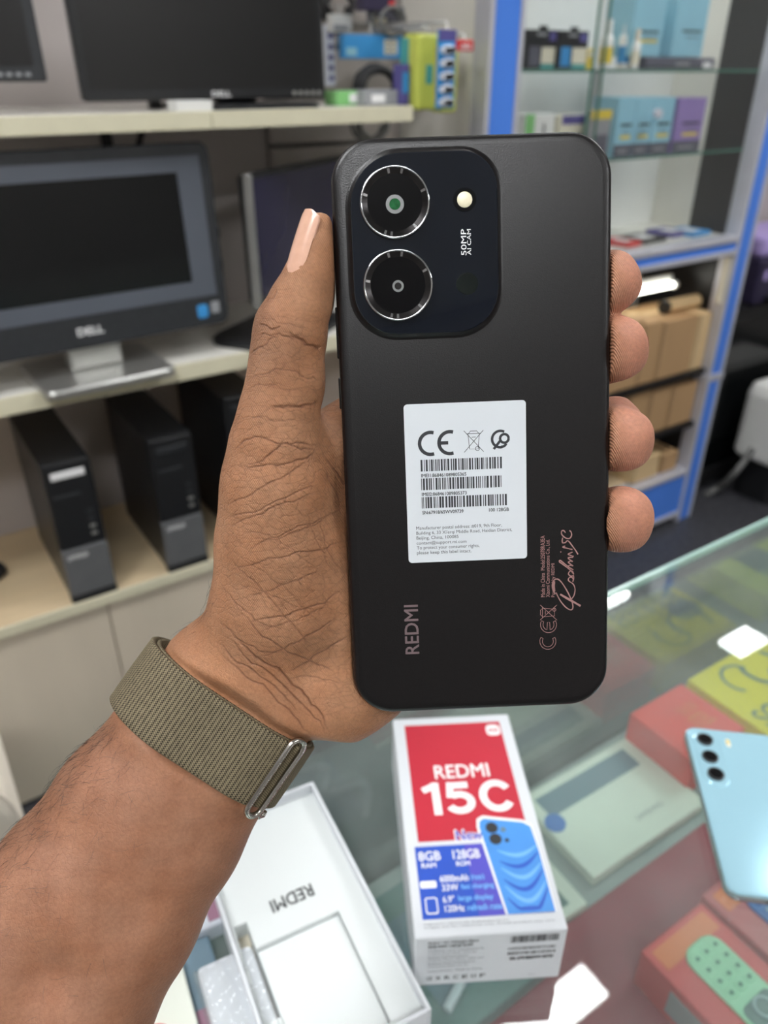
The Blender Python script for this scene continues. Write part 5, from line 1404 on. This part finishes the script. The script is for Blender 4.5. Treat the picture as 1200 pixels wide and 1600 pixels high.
mr3 = nt.nodes.new('ShaderNodeMapRange'); mr3.inputs[1].default_value = .3; mr3.inputs[2].default_value = .7; mr3.inputs[3].default_value = .90; mr3.inputs[4].default_value = 1.10
L(n3.outputs['Fac'], mr3.inputs[0])
mu = nt.nodes.new('ShaderNodeMath'); mu.operation = 'MULTIPLY'; L(mr1.outputs[0], mu.inputs[0]); L(mr3.outputs[0], mu.inputs[1])
vm = nt.nodes.new('ShaderNodeVectorMath'); vm.operation = 'SCALE'; L(at_.outputs['Color'], vm.inputs[0]); L(mu.outputs[0], vm.inputs['Scale'])
vo2 = nt.nodes.new('ShaderNodeTexVoronoi'); vo2.feature = 'DISTANCE_TO_EDGE'; vo2.inputs['Scale'].default_value = 340
mp3 = nt.nodes.new('ShaderNodeMapping'); mp3.inputs['Rotation'].default_value = (0, 0, -.5); mp3.inputs['Scale'].default_value = (.62, 1.25, .8)
nzw = nt.nodes.new('ShaderNodeTexNoise'); nzw.inputs['Scale'].default_value = 160; nzw.inputs['Detail'].default_value = 3
L(tc_.outputs['Object'], nzw.inputs['Vector'])
wm = nt.nodes.new('ShaderNodeVectorMath'); wm.operation = 'MULTIPLY_ADD'; wm.inputs[1].default_value = (.004, .004, .004)
L(nzw.outputs['Color'], wm.inputs[0]); L(tc_.outputs['Object'], wm.inputs[2]); L(wm.outputs[0], mp3.inputs[0]); L(mp3.outputs[0], vo2.inputs['Vector'])
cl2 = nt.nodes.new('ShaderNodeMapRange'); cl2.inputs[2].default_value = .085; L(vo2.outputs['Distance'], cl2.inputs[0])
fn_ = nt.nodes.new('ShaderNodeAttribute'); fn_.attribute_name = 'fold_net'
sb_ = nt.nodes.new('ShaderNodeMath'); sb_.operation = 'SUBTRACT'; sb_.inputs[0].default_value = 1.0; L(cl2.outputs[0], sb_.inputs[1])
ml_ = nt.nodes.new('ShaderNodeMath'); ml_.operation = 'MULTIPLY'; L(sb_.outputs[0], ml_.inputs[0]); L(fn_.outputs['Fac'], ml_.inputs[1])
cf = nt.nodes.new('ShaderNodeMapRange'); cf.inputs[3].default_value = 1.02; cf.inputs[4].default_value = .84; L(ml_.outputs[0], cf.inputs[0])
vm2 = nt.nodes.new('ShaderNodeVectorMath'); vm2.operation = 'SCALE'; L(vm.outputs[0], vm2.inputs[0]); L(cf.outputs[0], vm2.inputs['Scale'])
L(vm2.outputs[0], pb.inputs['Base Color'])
bm0 = nt.nodes.new('ShaderNodeBump'); bm0.invert = True; bm0.inputs['Strength'].default_value = .32; bm0.inputs['Distance'].default_value = .0005; L(ml_.outputs[0], bm0.inputs['Height'])
pb.inputs['Roughness'].default_value = .52; pb.inputs['Specular IOR Level'].default_value = .35
pb.inputs['Subsurface Weight'].default_value = .06; pb.inputs['Subsurface Radius'].default_value = (.003, .0012, .0007); pb.inputs['Subsurface Scale'].default_value = 1.0
vo = nt.nodes.new('ShaderNodeTexVoronoi'); vo.feature = 'DISTANCE_TO_EDGE'; vo.inputs['Scale'].default_value = 900
mp_ = nt.nodes.new('ShaderNodeMapping'); mp_.inputs['Rotation'].default_value = (0, 0, .6); mp_.inputs['Scale'].default_value = (1, .55, 1)
L(tc_.outputs['Object'], mp_.inputs[0]); L(mp_.outputs[0], vo.inputs['Vector'])
cl = nt.nodes.new('ShaderNodeMapRange'); cl.inputs[2].default_value = .12
L(vo.outputs['Distance'], cl.inputs[0])
bm1 = nt.nodes.new('ShaderNodeBump'); bm1.inputs['Strength'].default_value = .35; bm1.inputs['Distance'].default_value = .00025
L(cl.outputs[0], bm1.inputs['Height']); L(bm0.outputs[0], bm1.inputs['Normal'])
# finger-print like ridges
wv = nt.nodes.new('ShaderNodeTexWave'); wv.inputs['Scale'].default_value = 600; wv.inputs['Distortion'].default_value = 6; wv.inputs['Detail'].default_value = 1; wv.inputs['Detail Scale'].default_value = .12
mp2 = nt.nodes.new('ShaderNodeMapping'); mp2.inputs['Rotation'].default_value = (0, 0, -.5); L(tc_.outputs['Object'], mp2.inputs[0]); L(mp2.outputs[0], wv.inputs['Vector'])
bm2 = nt.nodes.new('ShaderNodeBump'); bm2.inputs['Strength'].default_value = .7; bm2.inputs['Distance'].default_value = .00025
rg_ = nt.nodes.new('ShaderNodeAttribute'); rg_.attribute_name = 'ridge'
rm_ = nt.nodes.new('ShaderNodeMath'); rm_.operation = 'MULTIPLY'; L(wv.outputs['Fac'], rm_.inputs[0]); L(rg_.outputs['Fac'], rm_.inputs[1])
L(rm_.outputs[0], bm2.inputs['Height']); L(bm1.outputs[0], bm2.inputs['Normal']); L(bm2.outputs[0], pb.inputs['Normal'])

# pigment: palm and finger pads are lighter and pinker than the back of the hand and the arm
def lin(*c): return np.array(rgb(*c)[:3])
c_palm, c_arm, c_back, c_pad, c_fold = lin(168, 120, 88), lin(148, 103, 78), lin(104, 72, 56), lin(196, 136, 112), lin(104, 66, 48)
prj = (V - arm_pts[1]) @ arm_ax                          # along the arm, + towards the hand
f_arm = np.clip((8 - prj) / 30, 0, 1)[:, None]
tone = c_palm * (1 - f_arm) + c_arm * f_arm
blot = np.sin(V[:, 0] * .21 + 1.3 * np.sin(V[:, 1] * .13)) * np.sin(V[:, 1] * .17 + 1.1 * np.sin(V[:, 0] * .11 + 2.0)) + .5 * np.sin(V[:, 0] * .47 + V[:, 1] * .39) * np.sin(V[:, 1] * .53 - V[:, 0] * .29)
tone = tone * (1 + np.array([.05, .09, .13]) * blot[:, None])      # blotches of the palm's own colour
f_back = np.clip((0.05 - N[:, 2]) / .6, 0, 1)
rad = np.clip(-(N @ arm_p) - .55, 0, 1) / .45           # thumb-side edge of wrist and arm, hairier and darker
f_b = np.clip(np.maximum(f_back, rad * .35), 0, 1)[:, None]
tone = tone * (1 - f_b) + c_back * f_b
f_pad = np.clip((V[:, 0] - 38) / 8, 0, 1) * np.clip((N[:, 2] + .4) / .5, 0, 1)
tone = tone * (1 - f_pad[:, None]) + c_pad * f_pad[:, None]
# back of the thumb joint is darker
tj = np.exp(-((V - hp(405, 520, -2)) ** 2).sum(1) / 12 ** 2)[:, None] * .55
tone = tone * (1 - tj) + lin(120, 88, 70) * tj
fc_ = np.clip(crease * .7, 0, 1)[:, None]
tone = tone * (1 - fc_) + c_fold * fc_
me = bpy.data.meshes.new('person')
me.vertices.add(len(V)); me.vertices.foreach_set('co', (V * .001).ravel().astype(np.float32))
me.loops.add(Fq.size); me.loops.foreach_set('vertex_index', Fq.ravel().astype(np.int32))
me.polygons.add(len(Fq)); me.polygons.foreach_set('loop_start', (np.arange(len(Fq)) * 4).astype(np.int32)); me.polygons.foreach_set('loop_total', np.full(len(Fq), 4, np.int32))
me.polygons.foreach_set('use_smooth', np.ones(len(Fq), bool))
me.update(calc_edges=True); me.validate()
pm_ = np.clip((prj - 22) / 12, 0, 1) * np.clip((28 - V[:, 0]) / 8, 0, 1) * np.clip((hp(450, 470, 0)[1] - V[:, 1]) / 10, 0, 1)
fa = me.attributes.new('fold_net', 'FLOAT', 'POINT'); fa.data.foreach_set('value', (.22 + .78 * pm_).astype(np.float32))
rg = np.maximum(.55 * np.clip((prj - 25) / 12, 0, 1) * np.clip((N[:, 2] - .1) / .4, 0, 1), np.clip((V[:, 0] - 36) / 4, 0, 1))
ra = me.attributes.new('ridge', 'FLOAT', 'POINT'); ra.data.foreach_set('value', rg.astype(np.float32))
ca = me.color_attributes.new('skin_tone', 'FLOAT_COLOR', 'POINT')
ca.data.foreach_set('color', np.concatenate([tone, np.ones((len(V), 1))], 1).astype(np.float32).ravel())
me.materials.append(mat_skin)
person = bpy.data.objects.new('person', me); COL.objects.link(person); person.matrix_world = Rw
tag(person, 'bare forearm and left hand, palm towards the viewer, gripping the black phone', 'person')

# --- nails
mat('nail', rgb(214, 168, 144), 0.25, var=0.05, scale=300, coat=.3)
def nail(base, tip, normal, half_w, rad, lift=0.0, tipx=.85):
    """curved plate from base to tip (mm); normal points out of the finger"""
    base = np.asarray(base, float); tip = np.asarray(tip, float); ax = tip - base; Lg = np.linalg.norm(ax); ax /= Lg
    nn = np.asarray(normal, float); nn -= ax * (nn @ ax); nn /= np.linalg.norm(nn); sd = np.cross(ax, nn)
    nu, nv = 15, 11; rows = []
    for layer in (0, .45):
        for i in range(nu):
            t = i / (nu - 1)
            wv_ = half_w * (math.sqrt(max(0, 1 - ((.28 - t) / .30) ** 2)) if t < .28 else 1.0) * (1 - (.0 if t < .8 else (t - .8) ** 2 * 9 * (1 - tipx)))
            if t > .86: wv_ *= math.sqrt(max(0.02, 1 - ((t - .86) / .15) ** 2))
            for j in range(nv):
                s_ = (j / (nv - 1) - .5) * 2 * wv_; ang = s_ / rad
                p = base + ax * (t * Lg) + sd * (rad * math.sin(ang)) + nn * (rad * (math.cos(ang) - 1) + lift - layer - .5 * (t - .45) ** 2 * 2.0)
                rows.append(tuple(p * .001))
    fs = []
    for l in (0, 1):
        o = l * nu * nv
        for i in range(nu - 1):
            for j in range(nv - 1):
                f = (o + i * nv + j, o + i * nv + j + 1, o + (i + 1) * nv + j + 1, o + (i + 1) * nv + j)
                fs.append(f if l == 0 else f[::-1])
    m_ = MB(); m_.add(rows, fs, None, True)
    return m_.build('fingernail', 'nail', person)
nv_ = np.array([-.78, -.10, .60]); nv_ /= np.linalg.norm(nv_)
def skin_at(p, n):
    """first point on the way out of the flesh from p along n"""
    p = np.asarray(p, float)
    for k in range(400):
        q_ = p + n * k * .1; ii = np.clip(np.round((q_ - HB0) / VOX).astype(int), 0, gn - 1)
        if field[tuple(ii)] > 0: return q_
    return p
nb, nt_ = skin_at(hp(485, 424, -1.6), nv_), skin_at(hp(499, 356, -1.6), nv_)
nail(nb - nv_ * .2, nt_ + (nt_ - nb) / np.linalg.norm(nt_ - nb) * 5.6 + nv_ * .2, nv_, 5.2, 6.6, 0.55)
for k, off in (('i', (.35, .1, -1)), ('m', (1.0, .25, -.45)), ('r', (.4, .3, -1)), ('p', (1.0, .25, -.05))):
    a, ra = FING[k][5]; b, rb = FING[k][6]
    dr = np.asarray(b) - np.asarray(a); dr /= np.linalg.norm(dr); nn = np.asarray(off, float); nn -= dr * (nn @ dr); nn /= np.linalg.norm(nn)
    bb = skin_at(np.asarray(b) - dr * 4.0, nn); te = skin_at(np.asarray(b) + dr * 3.5, nn); nail(bb, te + dr * 1.5, nn, 4.6, 7.0, .3)

# --- hairs on the forearm (uncountable)
mat('hair', rgb(34, 26, 22), .5, var=.1)
cand = np.where((prj < -16) & (prj > -95) & ((N @ arm_p) < .1) & (N[:, 2] > .0))[0]
wgt = np.clip(.25 - (N[cand] @ arm_p), .02, 1) ** 2.2
cand2 = np.where((prj > 20) & (prj < 42) & ((N @ arm_p) < -.7))[0]
ids = np.concatenate([rng.choice(cand, 460, replace=False, p=wgt / wgt.sum()), rng.choice(cand2, 30, replace=False)])
hv, hf = [], []
for i in ids:
    p = V[i].copy(); n_ = N[i]; tdir = -arm_ax * rng.uniform(.1, .9) + arm_p * rng.uniform(-1.0, .7); tdir -= n_ * (tdir @ n_); tdir /= np.linalg.norm(tdir)
    side = np.cross(n_, tdir); Lh = rng.uniform(3.5, 8.5); curl = rng.normal(0, .9); up_ = rng.uniform(.25, .6)
    pts = []
    for s_ in range(6):
        t = s_ / 5
        pts.append(p + tdir * Lh * t * (1 - .2 * t) + side * curl * Lh * .35 * t * t + n_ * Lh * up_ * (t - .75 * t * t))
    k0 = len(hv)
    for s_, q in enumerate(pts):
        r_ = .045 * (1 - .75 * s_ / 5)
        for a_ in range(3): hv.append(tuple((q + (n_ * math.cos(a_ * 2.094) + side * math.sin(a_ * 2.094)) * r_) * .001))
    for s_ in range(5):
        for a_ in range(3):
            b_ = (a_ + 1) % 3; hf.append((k0 + s_ * 3 + a_, k0 + s_ * 3 + b_, k0 + s_ * 3 + 3 + b_, k0 + s_ * 3 + 3 + a_))
m_ = MB(); m_.add(hv, hf, None, True); stuff(m_.build('arm_hair', 'hair', person))

# ------------------------------------------------------------------ watch with woven strap
def weave_mat(name, c1, c2):
    m = bpy.data.materials.new(name); m.use_nodes = True; nt = m.node_tree; b = nt.nodes['Principled BSDF']; L = nt.links.new
    uv = nt.nodes.new('ShaderNodeUVMap'); sp_ = nt.nodes.new('ShaderNodeSeparateXYZ'); L(uv.outputs[0], sp_.inputs[0])
    def wave(out, mul, ph_=0.0):
        a = nt.nodes.new('ShaderNodeMath'); a.operation = 'MULTIPLY_ADD'; a.inputs[1].default_value = mul; a.inputs[2].default_value = ph_; L(out, a.inputs[0])
        s = nt.nodes.new('ShaderNodeMath'); s.operation = 'SINE'; L(a.outputs[0], s.inputs[0]); return s
    sx = wave(sp_.outputs[0], 2 * math.pi / 1.35)              # along the strap: cross ribs every .78 mm
    sy = wave(sp_.outputs[1], 2 * math.pi / .72)              # across: threads
    pr_ = nt.nodes.new('ShaderNodeMath'); pr_.operation = 'MULTIPLY'; L(sx.outputs[0], pr_.inputs[0]); L(sy.outputs[0], pr_.inputs[1])
    hs = nt.nodes.new('ShaderNodeMath'); hs.operation = 'MULTIPLY_ADD'; hs.inputs[1].default_value = .55; L(sx.outputs[0], hs.inputs[0]); L(pr_.outputs[0], hs.inputs[2])
    mr = nt.nodes.new('ShaderNodeMapRange'); mr.inputs[1].default_value = -1; mr.inputs[2].default_value = 1.2; L(hs.outputs[0], mr.inputs[0])
    nz = nt.nodes.new('ShaderNodeTexNoise'); nz.inputs['Scale'].default_value = .5; L(uv.outputs[0], nz.inputs['Vector'])
    ad = nt.nodes.new('ShaderNodeMath'); ad.operation = 'MULTIPLY_ADD'; ad.inputs[1].default_value = .35; L(nz.outputs['Fac'], ad.inputs[0]); L(mr.outputs[0], ad.inputs[2])
    rp = nt.nodes.new('ShaderNodeValToRGB'); rp.color_ramp.elements[0].position = .2; rp.color_ramp.elements[1].position = 1.0
    rp.color_ramp.elements[0].color = c1; rp.color_ramp.elements[1].color = c2; L(ad.outputs[0], rp.inputs[0]); L(rp.outputs[0], b.inputs['Base Color'])
    bp = nt.nodes.new('ShaderNodeBump'); bp.inputs['Strength'].default_value = .8; bp.inputs['Distance'].default_value = .0003; L(mr.outputs[0], bp.inputs['Height']); L(bp.outputs[0], b.inputs['Normal'])
    b.inputs['Roughness'].default_value = .75; b.inputs['Specular IOR Level'].default_value = .25
    MATS[name] = m
weave_mat('olive_weave', rgb(36, 31, 23), rgb(142, 130, 104))
wb0 = (hp(378, 1078, -20) + hp(302, 1180, -16.5)) / 2
Mw = Matrix.Identity(4)
for i in range(3): Mw[i][0] = arm_p[i]; Mw[i][1] = arm_ax[i]; Mw[i][2] = arm_n[i]; Mw[i][3] = wb0[i] * .001
wt_ = thing('wristwatch', 'olive woven strap with a steel buckle worn round the wrist', 'watch', M=Rw @ Mw)
def stadium(t, sep, R):
    """t in 0..1 clockwise from the middle of the palm side towards +x"""
    per = 2 * math.pi * R + 4 * sep; s_ = (t % 1.0) * per
    if s_ < sep: return s_, R, (0, 1)
    s_ -= sep
    if s_ < math.pi * R:
        a = math.pi / 2 - s_ / R; return sep + R * math.cos(a), R * math.sin(a), (math.cos(a), math.sin(a))
    s_ -= math.pi * R
    if s_ < 2 * sep: return sep - s_, -R, (0, -1)
    s_ -= 2 * sep
    if s_ < math.pi * R:
        a = -math.pi / 2 - s_ / R; return -sep + R * math.cos(a), R * math.sin(a), (math.cos(a), math.sin(a))
    s_ -= math.pi * R
    return -sep + s_, R, (0, 1)
def strap(name, t0, t1, off, width, th_, y0=0.0, n=150, flare=0.0):
    sep, R = 10.0, 19.9 + off; per = 2 * math.pi * R + 4 * sep
    rings = []; uvr = []
    for i in range(n + 1):
        t = t0 + (t1 - t0) * i / n; x, z, nn = stadium(t, sep, R)
        x += flare * max(0, -nn[0]) ** 2 * nn[0]; 
        h = width / 2; ring = []; uvs = []
        sec = [(-h, 0), (-h, th_ * .7), (-h + .35, th_)] + [(-h + .35 + (width - .7) * k / 12, th_ + .12 * math.sin(math.pi * k / 12)) for k in range(1, 12)] + [(h - .35, th_), (h, th_ * .7), (h, 0)]
        for (y, d) in sec:
            ring.append(((x + nn[0] * d) * .001, (y + y0) * .001, (z + nn[1] * d) * .001)); uvs.append((t * per, y))
        rings.append(ring); uvr.append(uvs)
    m_ = MB(); m_.loft(rings, True, None, True); o = m_.build(name, 'olive_weave', wt_)
    # uv in millimetres so that the weave keeps its real pitch
    flat = [u for r in uvr for u in r]; extra = uvr[0] + uvr[-1]
    allu = np.array(flat + extra); uvl = o.data.uv_layers.new(name='UVMap')
    li = np.zeros(len(o.data.loops), np.int32); o.data.loops.foreach_get('vertex_index', li)
    uvl.data.foreach_set('uv', allu[li].astype(np.float32).ravel())
    return o
SW = 24.6
strap('strap', 0.0, 1.0, 0.0, SW, 1.3, n=220, flare=1.5)
strap('strap_layer', -.335, .118, 1.55, SW - .6, 1.5, n=150, flare=2.0)
strap('strap_tail', .150, .30, 1.2, SW - 1.5, 1.5, n=50)
# buckle: flattened steel loop whose long side runs across the strap
mat('steel', rgb(196, 192, 184), .2, metal=1.0, var=.04)
x, z, nn = stadium(.134, 10.0, 19.9 + 2.4)
bt = Matrix(((nn[1], 0, nn[0], x * .001), (0, 1, 0, 0), (-nn[0], 0, nn[1], z * .001), (0, 0, 0, 1)))   # local x along strap, y across, z out
def stad_loop(hx, hy, n=14):
    pts = [(hx * math.cos(a), hy - hx + hx * math.sin(a)) for a in [math.pi * i / n for i in range(n + 1)]]
    return pts + [(hx * math.cos(a), -(hy - hx) + hx * math.sin(a)) for a in [math.pi + math.pi * i / n for i in range(n + 1)]]
MB().tube([(px * .001, py * .001, .0012) for px, py in stad_loop(3.0, 14.2)], .00105, 10, M=bt, closed=True).build('buckle', 'steel', wt_)
MB().tube([(.003, -.0128, .0006), (.0050, -.0140, .0004), (.0062, -.0132, .0002), (.0058, -.0118, .0002)], .0009, 8, M=bt).build('buckle_hook', 'steel', wt_)
# watch body on the back of the wrist
MB().plate(.038, .044, .010, [(.002, 0), (0, .002), (0, .008), (.002, .0105)], M=Matrix.Translation((0, 0, -.0215)) @ Matrix.Rotation(math.pi, 4, 'X'), smooth=True).build('case', 'black_metal', wt_)
MB().plate(.033, .039, .008, [(0, .0104), (.0006, .0112)], M=Matrix.Translation((0, 0, -.0215)) @ Matrix.Rotation(math.pi, 4, 'X')).build('display', 'phone_glass', wt_)
